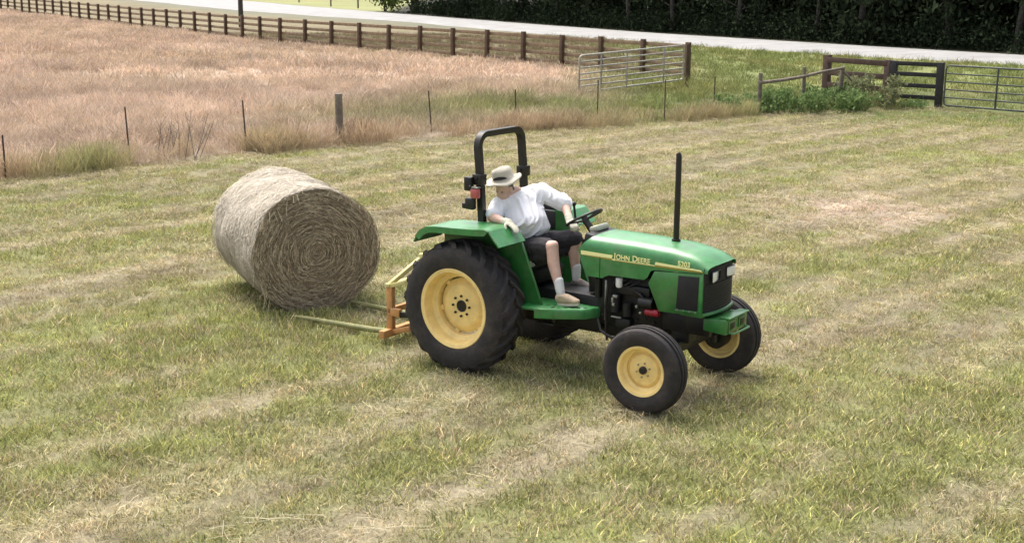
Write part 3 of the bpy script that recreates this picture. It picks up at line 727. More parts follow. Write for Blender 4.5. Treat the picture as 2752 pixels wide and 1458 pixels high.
b = MB(); b.cyl(c0-nrm*.04, c0-nrm*.22+V((.06, 0, 0)), .03, .045); b.build('steering_column', M['black'], st)
b = MB(); b.cyl((.63, .34, 1.30), (.60, .33, 1.53), .012); b.sphere((.60, .33, 1.54), .024); part(b, 'control_lever', 'black'); b = MB(); b.cyl((.50, .36, 1.30), (.47, .36, 1.46), .009); b.sphere((.47, .36, 1.47), .018); part(b, 'control_lever', 'black')
# seat
b = MB(); b.box((.29, 0, 1.01), (.48, .46, .10), bev=.04); b.box((.02, 0, 1.20), (.09, .44, .34), Euler((0, -.15, 0)), .04); b.box((.25, 0, .94), (.30, .30, .10), bev=.02); part(b, 'driver_seat', 'seatvinyl')
b = MB(); b.lathe([(0,.012),(.05,.012),(.056,.004),(.056,-.01)], (0,0,0), (0,-1,0), 24); q = part(b, 'seat_label_plate', 'cream'); q.scale = (1, 1, .52); q.location = (.465, -.226, 1.015); q.rotation_euler = (0, .06, 0)
# fenders
FP = [(-.475,1.225),(-.445,1.285),(-.39,1.345),(-.31,1.388),(-.20,1.402),(0,1.410),(.22,1.422),(.38,1.436),(.42,1.424),(.545,1.290)]
def offset(P, d):
    out = []
    for i, p in enumerate(P):
        a = P[max(i-1, 0)]; c = P[min(i+1, len(P)-1)]; t = V((c[0]-a[0], c[1]-a[1])).normalized(); out.append((p[0]+t.y*d, p[1]-t.x*d))
    return out
for s in (-1, 1):
    b = MB(); lo = offset(FP, .014); b.prism(FP+lo[::-1], 1, s*.42, s*.845, bev=.0)
    rim_ = [(-.475,1.225)]+FP[1:]; lo2 = offset(FP, .060)
    lip = FP[1:-1]+lo2[1:-1][::-1]; b.prism([(x, z) for x, z in lip], 1, s*.838, s*.856)
    f = part(b, 'fender', 'green_faded', sharp=28)
    b = MB(); b.prism([(-.42,.80),(-.42,1.30),(-.20,1.392),(.40,1.425),(.505,1.28),(.755,.67),(.60,.66)], 1, s*.420, s*.430); b.bar((.505, s*.428, 1.275), (.755, s*.428, .675), .03, .010, .002); wl = b.build('inner_wall', M['green'], f)
    b = MB(); b.cyl((.725, s*.425, .69), (.725, s*.447, .69), .012); b.build('wall_bolt', M['steel'], wl)
b = MB(); b.box((.28, .50, 1.455), (.30, .12, .06), bev=.015); b.box((.18, .46, 1.33), (.30, .10, .2), bev=.02); part(b, 'control_console', 'seatvinyl')
# platform
b = MB(); P = [(.58,-.60),(.82,-.57),(.93,-.50),(1.16,-.34),(1.24,-.16),(1.24,.16),(1.16,.34),(.93,.50),(.82,.57),(.58,.60)]
b.prism(P, 2, .673, .695, bev=.004)
for s in (-1, 1):
    for a, c in (((.76,-.58),(.93,-.50)), ((.93,-.50),(1.16,-.34)), ((1.16,-.34),(1.24,-.16))): b.bar((a[0], s*-a[1] if s > 0 else a[1], .645), (c[0], s*-c[1] if s > 0 else c[1], .645), .012, .085, .003)
pl = part(b, 'platform', 'green_faded')
for i in range(6): b = MB(); b.box((.88+.052*i, -.485+.034*i+.03, .6965), (.034, .012, .003), Euler((0, 0, .58)), 0); b.build('dark_slot_strip', M['black'], pl)  # thin black strips stand in for the dark of open slots
for i in range(4): b = MB(); b.box((.80+.05*i, -.40+.03*i, .6965), (.034, .012, .003), Euler((0, 0, .58)), 0); b.build('dark_slot_strip', M['black'], pl)  # second row of black strips, painted dark instead of cut holes
b = MB(); b.box((1.12, -.10, .80), (.14, .09, .02), Euler((0, -.6, 0)), .006); b.tube([(1.12,-.10,.795),(1.20,-.10,.86),(1.28,-.10,.98)], .01); part(b, 'pedal', 'black'); b = MB(); b.box((.90, .14, .715), (.16, .10, .02), Euler((0, -.35, 0)), .006); b.tube([(.94,.14,.78),(1.10,.14,.90)], .01); part(b, 'pedal', 'black')
b = MB(); b.box((.80, -.44, .53), (.20, .05, .02), bev=.006); b.bar((.72,-.43,.70), (.72,-.43,.53), .02, .03); b.bar((.88,-.43,.70), (.88,-.43,.53), .02, .03); part(b, 'step', 'black')
# roll bar
def sweep_rect(b, path, w, d):        # path in 3-D, section d along x, w in the plane of the arch
    n = len(path); vs = []
    for i, p in enumerate(path):
        t = (V(path[min(i+1, n-1)])-V(path[max(i-1, 0)])).normalized(); q = t.cross(V((1, 0, 0))).normalized()
        for sx, sq in ((-1, -1), (1, -1), (1, 1), (-1, 1)): vs.append(V(p)+V((sx*d/2, 0, 0))+q*sq*w/2)
    fs = [[i*4+k, i*4+(k+1) % 4, i*4+4+(k+1) % 4, i*4+4+k] for i in range(n-1) for k in range(4)]+[[0, 1, 2, 3], [4*n-4+k for k in (3, 2, 1, 0)]]
    b.add(vs, fs)
b = MB(); path = [(.03, -.36, .70), (.022, -.36, 1.4), (-.01, -.36, 1.9), (-.03, -.36, 2.12)]
for k in range(1, 7):
    t = PI/2*k/6; path.append((-.03-.006*k/6, -.24-.12*math.cos(t), 2.12+.12*math.sin(t)))
path += [(p[0], -p[1], p[2]) for p in path[::-1]]; path = [(p[0], p[1]-.04, p[2]) for p in path]
sweep_rect(b, path, .056, .066); ro = part(b, 'roll_bar', 'rops', sharp=25)
for s in (-1, 1):
    yo = .075 if s > 0 else 0
    b = MB(); b.box((-.01, s*.405-yo, 1.815), (.105, .10, .105), bev=.008); b.cyl((-.01, s*.34-yo, 1.83), (-.01, s*.47-yo, 1.83), .014, n=8); b.build('folding_hinge', M['rops'], ro)
    if s > 0: continue
    b = MB(); b.box((-.085, s*.475, 1.775), (.085, .055, .135), bev=.012); b.box((-.06, s*.48, 1.585), (.10, .06, .11), bev=.012); b.box((-.125, s*.48, 1.560), (.05, .05, .055), bev=.01); b.sphere((-.04, s*.515, 1.755), .014)
    tl_ = b.build('lamp_housing', M['black'], ro)
    b = MB(); b.box((.0, s*.485, 1.690), (.095, .055, .100), bev=.02); b.build('warning_lamp', M['redlens'], tl_)
    b = MB(); b.box((.0, s*.485, 1.748), (.10, .058, .012), bev=.004); b.build('lamp_cap', M['steel'], tl_)
# three point linkage
b = MB()
for s in (-1, 1): b.bar((-.10, s*.22, .42), (-1.05, s*.38, .30), .03, .06); b.bar((-.20, s*.2, .85), (-.70, s*.33, .40), .025, .03)
b.cyl((-.28, 0, .82), (-1.02, 0, .72), .022); b.cyl((-.30, 0, .50), (-.55, 0, .48), .03); part(b, 'rear_linkage', 'black')

# ------------------------------------------------------------------ bale fork on the linkage
FK = empty('bale_fork', (TX, TY, 0), TPSI, 'weathered orange and yellow bale fork with two long tines behind the tractor', 'bale fork')
b = MB(); 
for s in (-1, 1): b.bar((-1.185, s*.36, .06), (-1.185, s*.36, .585), .060, .075, .006)
b.bar((-1.185, -.52, .095), (-1.185, .52, .095), .07, .08, .006); b.bar((-1.18, -.39, .33), (-1.18, .39, .33), .05, .06, .006); b.box((-1.10, -.38, .32), (.12, .05, .08), bev=.006); b.box((-1.10, .38, .32), (.12, .05, .08), bev=.006)
b.bar((-1.185,-.36,.095), (-.92,-.36,.17), .05, .05)
b.build('frame', M['orange'], FK)
b = MB(); b.bar((-1.20, -.40, .595), (-1.20, .40, .595), .06, .035, .004); b.bar((-1.19, -.37, .60), (-1.05, -.02, .84), .045, .045, .004); b.bar((-1.19, .37, .60), (-1.05, .02, .84), .045, .045, .004)
b.bar((-1.18, -.37, .59), (-.97, -.37, .66), .04, .04); b.box((-1.04, 0, .83), (.06, .10, .12), bev=.008); b.build('mast', M['yellowbar'], FK)
for y0, y1 in ((-.335, -.40), (.36, .45)):
    b = MB(); b.tube([(-1.19, y0, .085), (-1.5, y0+(y1-y0)*.25, .07), (-2.1, y0+(y1-y0)*.7, .06), (-2.45, y1, .055), (-2.60, y1, .05)], [.032, .031, .028, .022, .007], n=10); b.build('tine', M['tine'], FK)

# ------------------------------------------------------------------ round bale
def bale():
    L, Wd, Hh = 1.72, .735, .715
    ax = V((.44, -.90, 0)).normalized()          # towards the visible end
    ctr = V((-2.21, 14.33, 0))-ax*(L/2); rz = math.atan2(ax.y, ax.x)
    R = empty('hay_bale', (ctr.x, ctr.y, 0), rz, 'large round bale of pale hay lying behind the tractor', 'hay bale')
    zc = Hh-.05
    def P(a, t, k):                          # a along axis, t angle, k radius factor
        wob = 1+.012*math.sin(3*t+a*2)+.010*math.sin(7*t+a*5)+.008*math.sin(a*9+t)
        return V((a, Wd*k*wob*math.cos(t), max(-.02, zc+Hh*k*wob*math.sin(t)*(1 if math.sin(t) > 0 else .985))))
    def obj(nm, vs, fs, cs):
        o = mesh_obj(nm, vs, fs, M['hay'], R); at = o.data.attributes.new('col', 'FLOAT_COLOR', 'POINT')
        at.data.foreach_set('color', np.array([(*c, 1) for c in cs], np.float32).ravel()); return o
    # wrap: body of the roll plus circumferential strands
    vs, fs, cs = [], [], []; NA, NT = 26, 120
    for i in range(NA+1):
        a = -L/2+L*i/NA; e = min(i, NA-i); k = 1.005-.022*max(0, 1-e/3)**2+.012*math.sin(PI*i/NA)
        for j in range(NT):
            t = 2*PI*j/NT; q = random.uniform(-.006, .006); vs.append(P(a, t, k+q)); f = random.uniform(.75, 1.1); cs.append((.54*f, .485*f, .40*f))
    for i in range(NA):
        for j in range(NT): fs.append((i*NT+j, i*NT+(j+1) % NT, (i+1)*NT+(j+1) % NT, (i+1)*NT+j))
    def strand(pts, w, c, nrm):
        b = len(vs)
        for i, p in enumerate(pts):
            d = (pts[min(i+1, len(pts)-1)]-pts[max(i-1, 0)]).normalized(); sd = d.cross(nrm(p)).normalized()
            vs.extend([p-sd*w/2, p+sd*w/2]); cs.extend([c, c])
        for i in range(len(pts)-1): fs.append((b+2*i, b+2*i+1, b+2*i+3, b+2*i+2))
    outn = lambda p: V((0, p.y, p.z-zc)).normalized()
    for q in range(7600):
        t = random.uniform(-PI, PI); a = random.uniform(-L/2, L/2+.01); al = random.uniform(.06, .34); dr = random.gauss(0, .05) if random.random() < .8 else random.gauss(0, .2)
        pts = [P(min(L/2+.015, max(-L/2-.01, a+dr*k/3)), t+al*k/3, 1.016+random.uniform(0, .018)) for k in range(4)]
        f = random.uniform(.6, 1.35); c = (.58*f, .52*f, .43*f) if random.random() < .74 else (.40*f, .35*f, .26*f)
        strand(pts, random.uniform(.004, .009), c, outn)
    obj('outer_wrap', vs, fs, cs)
    # coiled end
    for sgn, nm in ((1, 'coiled_end'), (-1, 'coiled_end')):
        vs, fs, cs = [], [], []; NR = 16
        for i in range(NR+1):
            k = .975*i/NR
            for j in range(96):
                t = 2*PI*j/96; p = P(sgn*(L/2-.012+.035*(1-k*k)), t, max(k, .001)); p.x += random.uniform(-.006, .006)*1; vs.append(p); f = random.uniform(.6, 1.1); cs.append((.30*f, .225*f, .14*f))
        for i in range(NR):
            for j in range(96): fs.append((i*96+j, i*96+(j+1) % 96, (i+1)*96+(j+1) % 96, (i+1)*96+j))
        xn = lambda p: V((1, 0, 0))
        for q in range(8500 if sgn > 0 else 800):
            k = .985*math.sqrt(random.random()); t = random.uniform(-PI, PI); al = random.uniform(.06, .26)/max(k, .12); dk = random.gauss(0, .022) if random.random() < .8 else random.gauss(0, .08)
            al = min(al, 1.6); bx = sgn*(L/2+random.uniform(-.006, .026)+.035*(1-k*k)); pts = []
            for m in range(5):
                kk = max(.01, min(1.0, k+dk*m/4)); p = P(bx, t+al*m/4, kk); p.x += random.uniform(-.004, .010)*sgn; pts.append(p)
            ring = .95+.13*math.sin(k*75+t*.5+random.gauss(0, .8)); f = random.uniform(.55, 1.3)*ring; c = (.50*f, .41*f, .29*f) if random.random() < .62 else (.29*f, .22*f, .145*f)
            if random.random() < .05: c = (.62, .52, .36)
            strand(pts, random.uniform(.0035, .008), c, xn)
        for q in range(90):                      # loose stems hanging from the edge
            t = random.uniform(-PI, PI); p = P(sgn*(L/2), t, 1.0); d = V((sgn*random.uniform(.0, .10), random.uniform(-.10, .10), random.uniform(-.22, .03)))
            strand([p, p+d*.5+V((0, 0, .02)), p+d], .006, (.56, .47, .31), xn)
        obj(nm, vs, fs, cs)
bale()

# ------------------------------------------------------------------ driver
PR = empty('person', (TX, TY, 0), TPSI, 'person in white t-shirt, dark shorts and beige sun hat seated on the green tractor', 'person')
def blob(name, items, m, parent, voxel=.012, smooth=6, folds=None):
    b = MB()
    for it in items:
        if it[0] == 'c':                      # tapered capsule
            _, p0, r0, p1, r1 = it; p0, p1 = V(p0), V(p1); bb = bmesh.new()
            for p, r in ((p0, r0), (p1, r1)):
                t = bmesh.new(); bmesh.ops.create_icosphere(t, subdivisions=2, radius=r)
                for v in t.verts: bb.verts.new(v.co+p)
                t.free()
            h = bmesh.ops.convex_hull(bb, input=bb.verts[:]); bmesh.ops.delete(bb, geom=[g for g in h['geom_interior'] if isinstance(g, bmesh.types.BMVert)], context='VERTS')
            b.absorb(bb)
        elif it[0] == 'h':                    # hull over several ellipsoids
            bb = bmesh.new()
            for _, c, rad, R in it[1]:
                t = bmesh.new(); bmesh.ops.create_icosphere(t, subdivisions=3, radius=1)
                for v in t.verts: bb.verts.new((R if R else Matrix.Identity(3)) @ V((v.co.x*rad[0], v.co.y*rad[1], v.co.z*rad[2]))+V(c))
                t.free()
            h = bmesh.ops.convex_hull(bb, input=bb.verts[:]); bmesh.ops.delete(bb, geom=[g for g in h['geom_interior'] if isinstance(g, bmesh.types.BMVert)], context='VERTS')
            b.absorb(bb)
        else:                                 # ellipsoid with axes
            _, c, rad, R = it; b.sphere(c, 1, *rad, n=24, rot=R)
    o = b.build(name, M[m] if isinstance(m, str) else m, None, sharp=0)
    md = o.modifiers.new('r', 'REMESH'); md.mode = 'VOXEL'; md.voxel_size = voxel; md.use_smooth_shade = True
    ms = o.modifiers.new('s', 'SMOOTH'); ms.factor = .5; ms.iterations = smooth
    me = evaluate(o); o.modifiers.clear(); old = o.data; o.data = me; me.name = name
    if folds:                                 # cloth folds pressed into the surface: (amplitude, frequency, direction, second frequency)
        amp, fq, dr, f2 = folds; n = len(me.vertices); co = np.empty(n*3, np.float32); me.vertices.foreach_get('co', co); co = co.reshape(-1, 3)
        no = np.empty(n*3, np.float32); me.vertex_normals.foreach_get('vector', no); no = no.reshape(-1, 3)
        d = V(dr).normalized(); e = d.orthogonal().normalized(); h = d.cross(e); a = co@np.array(d); b_ = co@np.array(e); c_ = co@np.array(h)
        q = b_+.8*c_; rdg = 1-np.abs(2*fbm(q*fq+9, a*f2+3, 2)-1); rdg = sstep(.55, .98, rdg); msk = sstep(.34, .62, fbm(a*5+20, q*5+c_*3, 2))*sstep(.10, .17, np.linalg.norm(co-np.array(neck), axis=1))
        co = co+no*(amp*(rdg-.35)*msk)[:, None]; me.vertices.foreach_set('co', co.astype(np.float32).ravel()); me.update()
    if not me.materials: me.materials.append(M[m])
    for p in me.polygons: p.use_smooth = True
    o.parent = parent; return o
def frame(x, y, z): return Matrix((V(x).normalized(), V(y).normalized(), V(z).normalized())).transposed()
shR, shL = V((.085,-.155,1.570)), V((.350,.12,1.660)); neck = V((.175,-.03,1.655)); head = V((.115,-.165,1.700))
elR, haR = V((.105,-.36,1.452)), V((.37,-.49,1.455)); elL, haL = V((.575,.20,1.555)), V((.735,.05,1.425))
hipR, kneeR, ankR = V((.30,-.10,1.12)), V((.735,-.25,1.225)), V((.890,-.325,.803)); hipL, kneeL, ankL = V((.32,.11,1.12)), V((.73,.17,1.235)), V((.77,.13,.84))
S = (shL-shR).normalized(); U = V((-.17,.02,.5)).normalized(); Nn = S.cross(U).normalized(); U = Nn.cross(S); TF = frame(S, Nn, U)
fd = V((-.06,-.93,-.30)).normalized(); hs = fd.cross(V((0,0,1))).normalized(); hu = hs.cross(fd).normalized(); HF = frame(hs, fd, hu)   # head: right, face, up
def hp(a, f, u): return head+hs*a+fd*f+hu*u
def hand(c, d, nrm, thumb, curl):
    """palm centre, finger direction, back-of-hand normal, thumb side (+1/-1): five separate curled fingers"""
    d, nrm = V(d).normalized(), V(nrm).normalized(); s = d.cross(nrm).normalized()*thumb; c = V(c); it = []
    it.append(('e', c, (.042, .050, .020), frame(s, d, nrm)))
    for i, (o, L) in enumerate(((.031, .070), (.011, .080), (-.010, .075), (-.030, .058))):
        p = c+s*o+d*.042; q = d.copy(); r = .0105
        for k, fr in enumerate((.45, .32, .26)):
            a = curl*(k+.6)*(1+.06*i); q = (d*math.cos(a)-nrm*math.sin(a)); p2 = p+q*L*fr; it.append(('c', p, r, p2, r*.9)); p = p2; r *= .92
    p = c+s*.036-d*.020; q = (d*.55+s*.8-nrm*.3).normalized(); p2 = p+q*.045; it.append(('c', p, .014, p2, .011)); it.append(('c', p2, .011, p2+(d*.7+s*.2-nrm*.5).normalized()*.034, .009))
    return it
hR = hand(haR+V((.055,-.01,-.012)), (.86,-.22,-.28), (.05,.10,1), 1, .28); hL = hand(haL+V((.03,-.03,-.005)), (.62,-.40,-.18), (-.3,-.1,.9), -1, .75)
body = [('e', hp(0,-.005,.035), (.074,.094,.098), HF), ('e', hp(0,.030,-.045), (.060,.066,.070), HF), ('c', hp(0,.050,-.085), .032, hp(0,.060,-.088), .028),
        ('c', hp(0,.088,.010), .012, hp(0,.108,-.022), .017), ('e', hp(.076,-.008,0), (.012,.024,.034), HF), ('e', hp(-.076,-.008,0), (.012,.024,.034), HF),
        ('c', hp(-.03,.076,.030), .012, hp(.03,.076,.030), .012), ('c', hp(-.020,.086,-.062), .010, hp(.020,.086,-.062), .010), ('e', hp(.035,.055,-.025), (.026,.026,.022), HF), ('e', hp(-.035,.055,-.025), (.026,.026,.022), HF),
        ('c', hp(0,-.02,-.05), .058, neck, .064), ('c', neck+V((.01,.01,-.05)), .055, shR, .05), ('c', neck+V((.01,.01,-.05)), .055, shL, .055), ('e', V((.25,-.02,1.50)), (.165,.10,.14), TF), ('e', V((.30,-.04,1.38)), (.19,.14,.16), TF), ('e', V((.33,0,1.17)), (.16,.19,.12), None),
        ('c', shR, .066, elR, .047), ('c', elR, .045, elR.lerp(haR, .35), .046), ('c', elR.lerp(haR, .35), .046, haR, .029), ('c', shL, .066, elL, .047), ('c', elL, .045, elL.lerp(haL, .35), .044), ('c', elL.lerp(haL, .35), .044, haL, .030),
        ('c', hipR, .088, kneeR, .062), ('c', hipL, .088, kneeL, .062)]
for kn, an in ((kneeR, ankR), (kneeL, ankL)):
    back = V((-.02, 0, 0)); m1 = kn.lerp(an, .36)+back
    body += [('c', kn, .060, m1, .060), ('c', m1, .060, an, .036), ('c', kn+V((.018,0,.018)), .046, kn+V((.022,0,-.03)), .044)]
body += [('c', ankR, .036, ankR+V((.10,.02,-.075)), .03), ('c', ankL, .036, ankL+V((.11,.01,-.05)), .03)]
bo = blob('body', body+hR+hL, 'skin', PR, .0075, 5)
for s in (-1, 1): b = MB(); b.sphere(hp(s*.031, .0765, .008), .011, n=12); b.build('eye', M['eye'], bo)
hair = blob('hair', [('e', hp(0,-.018,.03), (.079,.088,.085), HF), ('c', hp(-.045,-.058,-.015), .026, hp(.045,-.058,-.015), .026)], mat('grey_hair', (.07,.06,.05), .8), PR, .009, 3)
gl = blob('glove', [(i[0], i[1], i[2]+.0028, i[3], i[4]+.0028) if i[0] == 'c' else (i[0], i[1], tuple(r+.004 for r in i[2]), i[3]) for i in hR]+[('c', haR+V((-.02,.01,0)), .040, haR+V((.03,0,-.005)), .040)], 'glove', PR, .007, 3)
gl = blob('glove', [(i[0], i[1], i[2]+.0028, i[3], i[4]+.0028) if i[0] == 'c' else (i[0], i[1], tuple(r+.004 for r in i[2]), i[3]) for i in hL]+[('c', haL-(haL-elL).normalized()*.07, .041, haL, .038)], 'glove', PR, .007, 3)
slR = shR.lerp(elR, .66); slL = shL.lerp(elL, .86)
chest = ('e', V((.252,-.045,1.52)), (.192,.142,.122), TF); belly = ('e', V((.322,-.088,1.395)), (.208,.172,.125), TF); waist = ('e', V((.350,-.05,1.30)), (.200,.155,.075), TF)
shirt = [('h', [chest, belly]), ('h', [belly, waist]), ('c', shR, .088, slR, .082), ('c', slR, .082, slR+(slR-shR).normalized()*.03, .084),
         ('c', shL, .092, slL, .084), ('c', slL, .084, slL+(slL-shL).normalized()*.02, .082), ('h', [('e', neck+V((.015,.005,-.045)), (.072,.072,.04), None), ('e', shR, (.078,.078,.078), None), ('e', shL, (.085,.085,.085), None), chest])]
shirt.append(('c', neck+V((.035,.03,-.005)), .058, shL, .085))
shirt.append(('h', [('e', neck+V((-.02,.0,-.02)), (.070,.070,.03), None), ('e', shL+V((-.06,-.02,.03)), (.06,.06,.05), None)]))
# folds running from the armpit and across the belly
for a, c, r in (((.37,-.01,1.625),(.27,-.165,1.53),.019),((.41,.01,1.585),(.31,-.18,1.49),.018),((.44,.02,1.53),(.29,-.225,1.455),.018),((.46,.01,1.46),(.34,-.235,1.40),.018),((.13,-.19,1.46),(.30,-.25,1.36),.018),((.16,-.19,1.41),(.36,-.24,1.315),.018),((.09,-.19,1.57),(.16,-.195,1.46),.016)):
    shirt.append(('c', V(a), r, V(c), r*.8))
blob('shirt', shirt, 'shirt', PR, .0065, 3, folds=(.020, 17, V((.62,.35,.72)), 4.5))
hmR = hipR.lerp(kneeR, .80); hmL = hipL.lerp(kneeL, .97)
blob('shorts', [('e', V((.335,0,1.175)), (.20,.205,.105), None), ('e', V((.33,-.02,1.235)), (.185,.165,.06), None), ('c', hipR+V((.02,0,.02)), .112, hmR+V((0,0,-.005)), .100), ('c', hipR+V((.10,-.02,-.06)), .085, hmR+V((-.02,-.01,-.075)), .075), ('c', hipL+V((.02,0,.02)), .112, hmL+V((-.01,0,.0)), .094), ('c', hipL+V((.12,0,-.06)), .08, hmL+V((-.03,0,-.085)), .07)], 'shorts', PR, .008, 4, folds=(.016, 15, V((.3,-.1,-.95)), 5))
b = MB(); b.box((.53, -.215, 1.225), (.035, .006, .018), Euler((0, -.1, -.3)), .001); b.build('shorts_logo_patch', M['white'], PR)
for an, kn, nm in ((ankR, kneeR, 'sock'), (ankL, kneeL, 'sock')):
    d = (kn-an).normalized(); blob(nm, [('c', an+d*.125, .050, an+d*.03, .045), ('c', an+d*.03, .045, an+d*.0, .040)], 'sock', PR, .008, 2)
def shoe(an, d, up, m):
    d = V(d).normalized(); s = d.cross(V((0,0,1))).normalized(); u = s.cross(d).normalized(); h = an+V((0,0,-.062)); F = frame(d, s, u)
    q1, q2, q3 = ('e', h-d*.005+u*.020, (.050,.042,.050), F), ('e', h+d*.065+u*.018, (.045,.044,.046), F), ('e', h+d*.135-u*.008, (.060,.046,.030), F)
    q0 = ('e', an+V((.012,0,-.012)), (.050,.046,.022), None)
    o = blob('shoe', [('h', [q0, q1]), ('h', [q0, q2]), ('h', [q1, q2]), ('h', [q2, q3])], m, PR, .007, 3)
    b = MB(); prof = []
    for i in range(28):
        t = 2*PI*i/28; x = .115*math.cos(t)+.075; w = (.047 if math.cos(t) > 0 else .040)*math.sin(t); prof.append((x, w))
    vs = [h+d*x+s*w-u*.046 for x, w in prof]+[h+d*x*1.01+s*w*1.06-u*.022 for x, w in prof]; n = 28
    b.add(vs, [list(range(n))[::-1], list(range(n, 2*n))]+[[i, (i+1) % n, n+(i+1) % n, n+i] for i in range(n)]); b.build('sole', M['sole'], o)
shoe(ankR, (.97, .18, .10), None, 'shoe'); shoe(ankL, (.95, .05, .10), None, 'shadedshoe')
# sun hat: soft brim, crown, dark band patch
hc = hp(0, -.012, .098); hn = (V((0,0,1))+V((-.816,-.577,0))*.24+V((.577,-.816,0))*.12).normalized(); e1 = hn.orthogonal().normalized(); e2 = hn.cross(e1)
def ringpt(r, t, z): return hc+e1*r*math.cos(t)*1.04+e2*r*math.sin(t)+hn*z
b = MB(); NTH = 48; prof = [(.176,-.004),(.170,.004),(.14,.006),(.112,.010),(.103,.018),(.101,.055),(.096,.094),(.086,.113),(.06,.122),(.03,.124),(.001,.124)]
inn = [(.174,-.012),(.14,-.003),(.108,.003),(.098,.018),(.094,.05),(.086,.08)]
full = inn[::-1]+prof; vs = []
for i in range(NTH):
    t = 2*PI*i/NTH
    for r, z in full:
        wv = (.007*math.sin(2*t+.7+1.6)+.006*math.sin(3*t+2)+.004*math.sin(5*t))*max(0, (r-.10)/.075); dent = -.012*math.exp(-((t-2.2)/.6)**2) if z > .07 else 0
        vs.append(ringpt(r*(1+.012*math.sin(4*t)), t, z+wv*1.3+dent))
m_ = len(full); b.add(vs, [[i*m_+k, ((i+1) % NTH)*m_+k, ((i+1) % NTH)*m_+k+1, i*m_+k+1] for i in range(NTH) for k in range(m_-1)])
hat = b.build('sun_hat', M['hat'], PR, sharp=60)
vd = (V((.28,-.96,0))-hn*V((.28,-.96,0)).dot(hn)).normalized(); t0 = math.atan2(vd.dot(e2), vd.dot(e1)); b = MB(); vs = []
for i in range(15):
    t = t0-.72+1.44*i/14; hgt = .004+.026*math.sin(PI*i/14)**.6
    for r, z in ((.110, .030), (.109, .030+hgt), (.099, .030+hgt), (.099, .030)): vs.append(ringpt(r, t, z))
b.add(vs, [[i*4+k, i*4+(k+1) % 4, i*4+4+(k+1) % 4, i*4+4+k] for i in range(14) for k in range(4)]); b.build('hat_band', M['hatband'], hat)

# ------------------------------------------------------------------ fences, posts and gates
def plank_fence(name, pts, spacing, H, boards, mp, mb_, label, cat='fence', post=(.165, .15), bh=.14, side=.08, span=2):
    P = [V((x, y, 0)) for x, y in pts]; d = [0]
    for a, c in zip(P, P[1:]): d.append(d[-1]+(c-a).length)
    n = max(1, round(d[-1]/spacing))
    def at(t):
        k = max(j for j in range(len(d)-1) if d[j] <= t+1e-6); return P[k].lerp(P[k+1], min(1, (t-d[k])/(d[k+1]-d[k])))
    Q = [at(d[-1]*i/n) for i in range(n+1)]; R = empty(name, Q[0], 0, label, cat)
    for i, q in enumerate(Q):
        b = MB(); dr = (Q[min(i+1, n)]-Q[max(i-1, 0)]).normalized(); h = H+random.uniform(-.02, .03)
        b.box((0, 0, h/2-.1), (post[0], post[1], h+.2), Euler((random.gauss(0, .01), random.gauss(0, .012), math.atan2(dr.y, dr.x))), .01); o = b.build('post', M[mp], R); o.location = q-Q[0]
    for i in range(0, n, span):
        j = min(n, i+span); dr = (Q[j]-Q[i]).normalized(); nr = V((dr.y, -dr.x, 0))
        if nr.y > 0: nr = -nr
        for z in boards:
            b = MB(); dz = random.uniform(-.015, .015); pts_ = [Q[k]-Q[i] for k in range(i, j+1)]
            for a, c in zip(pts_, pts_[1:]): b.bar(a+V((0,0,z+dz))+nr*side, c+V((0,0,z+dz))+nr*side, .028, bh, .004)
            o = b.build('board', M[mb_], R); o.location = Q[i]-Q[0]
    return R
plank_fence('plank_fence', [(6.2, 46.9), (1.8, 52.6), (-2.5, 57.6), (-12.5, 68.7), (-22.4, 83.1), (-34, 100.4), (-44.5, 115.8), (-52, 126)], 2.32, 1.36, (.27, .58, .90, 1.22), 'fencepost', 'fencewood', 'long brown four-board plank fence with dark posts along the road', side=-.08)
plank_fence('board_fence', [(9.70, 40.7), (11.10, 38.95)], 2.3, 1.32, (.45, .82, 1.20), 'redwood', 'redwood', 'short reddish brown board fence behind the weeds beside the black fence panel', post=(.2, .2), bh=.16)
plank_fence('board_fence', [(11.22, 38.80), (12.36, 38.05)], 1.4, 1.31, (.30, .63, .95, 1.23), 'blackwood', 'blackwood', 'black four-board fence panel between brown fence and dark gate', post=(.19, .19), bh=.12)
def tube_gate(name, A, B, z0, z1, nb, verts, r, m, label, rz=(0, 0)):
    A, B = V(A), V(B); R = empty(name, A, 0, label, 'gate'); d = B-A; up = V((0,0,1))
    lift = lambda t: rz[0]+(rz[1]-rz[0])*t
    c = [V((0,0,z0+lift(0))), d+V((0,0,z0+lift(1))), d+V((0,0,z1+lift(1))), V((0,0,z1+lift(0)))]
    def rnd(c, q=.10):
        o = []
        for i in range(4):
            p = c[i]; a = (c[i-1]-p).normalized()*q; e = (c[(i+1) % 4]-p).normalized()*q
            o += [p+a, p+(a+e)*.30, p+e]
        return o
    b = MB(); b.tube(rnd(c), r*1.25, n=8, closed=True); b.build('gate_frame', M[m], R)
    for i in range(1, nb-1):
        z = z0+(z1-z0)*(1-(1-i/(nb-1))**1.0); b = MB(); b.cyl(V((0,0,z+lift(0))), d+V((0,0,z+lift(1))), r, n=8); b.build('gate_bar', M[m], R)
    for t in verts:
        b = MB(); b.bar(d*t+V((0,0,z0+lift(t))), d*t+V((0,0,z1+lift(t))), r*2.2, r*2.2, .004); b.build('gate_upright', M[m], R)
    return R
tube_gate('tube_gate', (2.06, 41.2, 0), (5.70, 44.2, 0), .08, 1.22, 7, (.20, .44, .80), .025, 'galv', 'pale galvanised tube gate standing open in the pasture', rz=(0, .20))
tube_gate('tube_gate', (12.45, 37.85, 0), (17.2, 33.4, 0), .10, 1.24, 6, (.235, .50, .75), .021, 'darkgate', 'dark grey tube gate hung on the black post at the right')
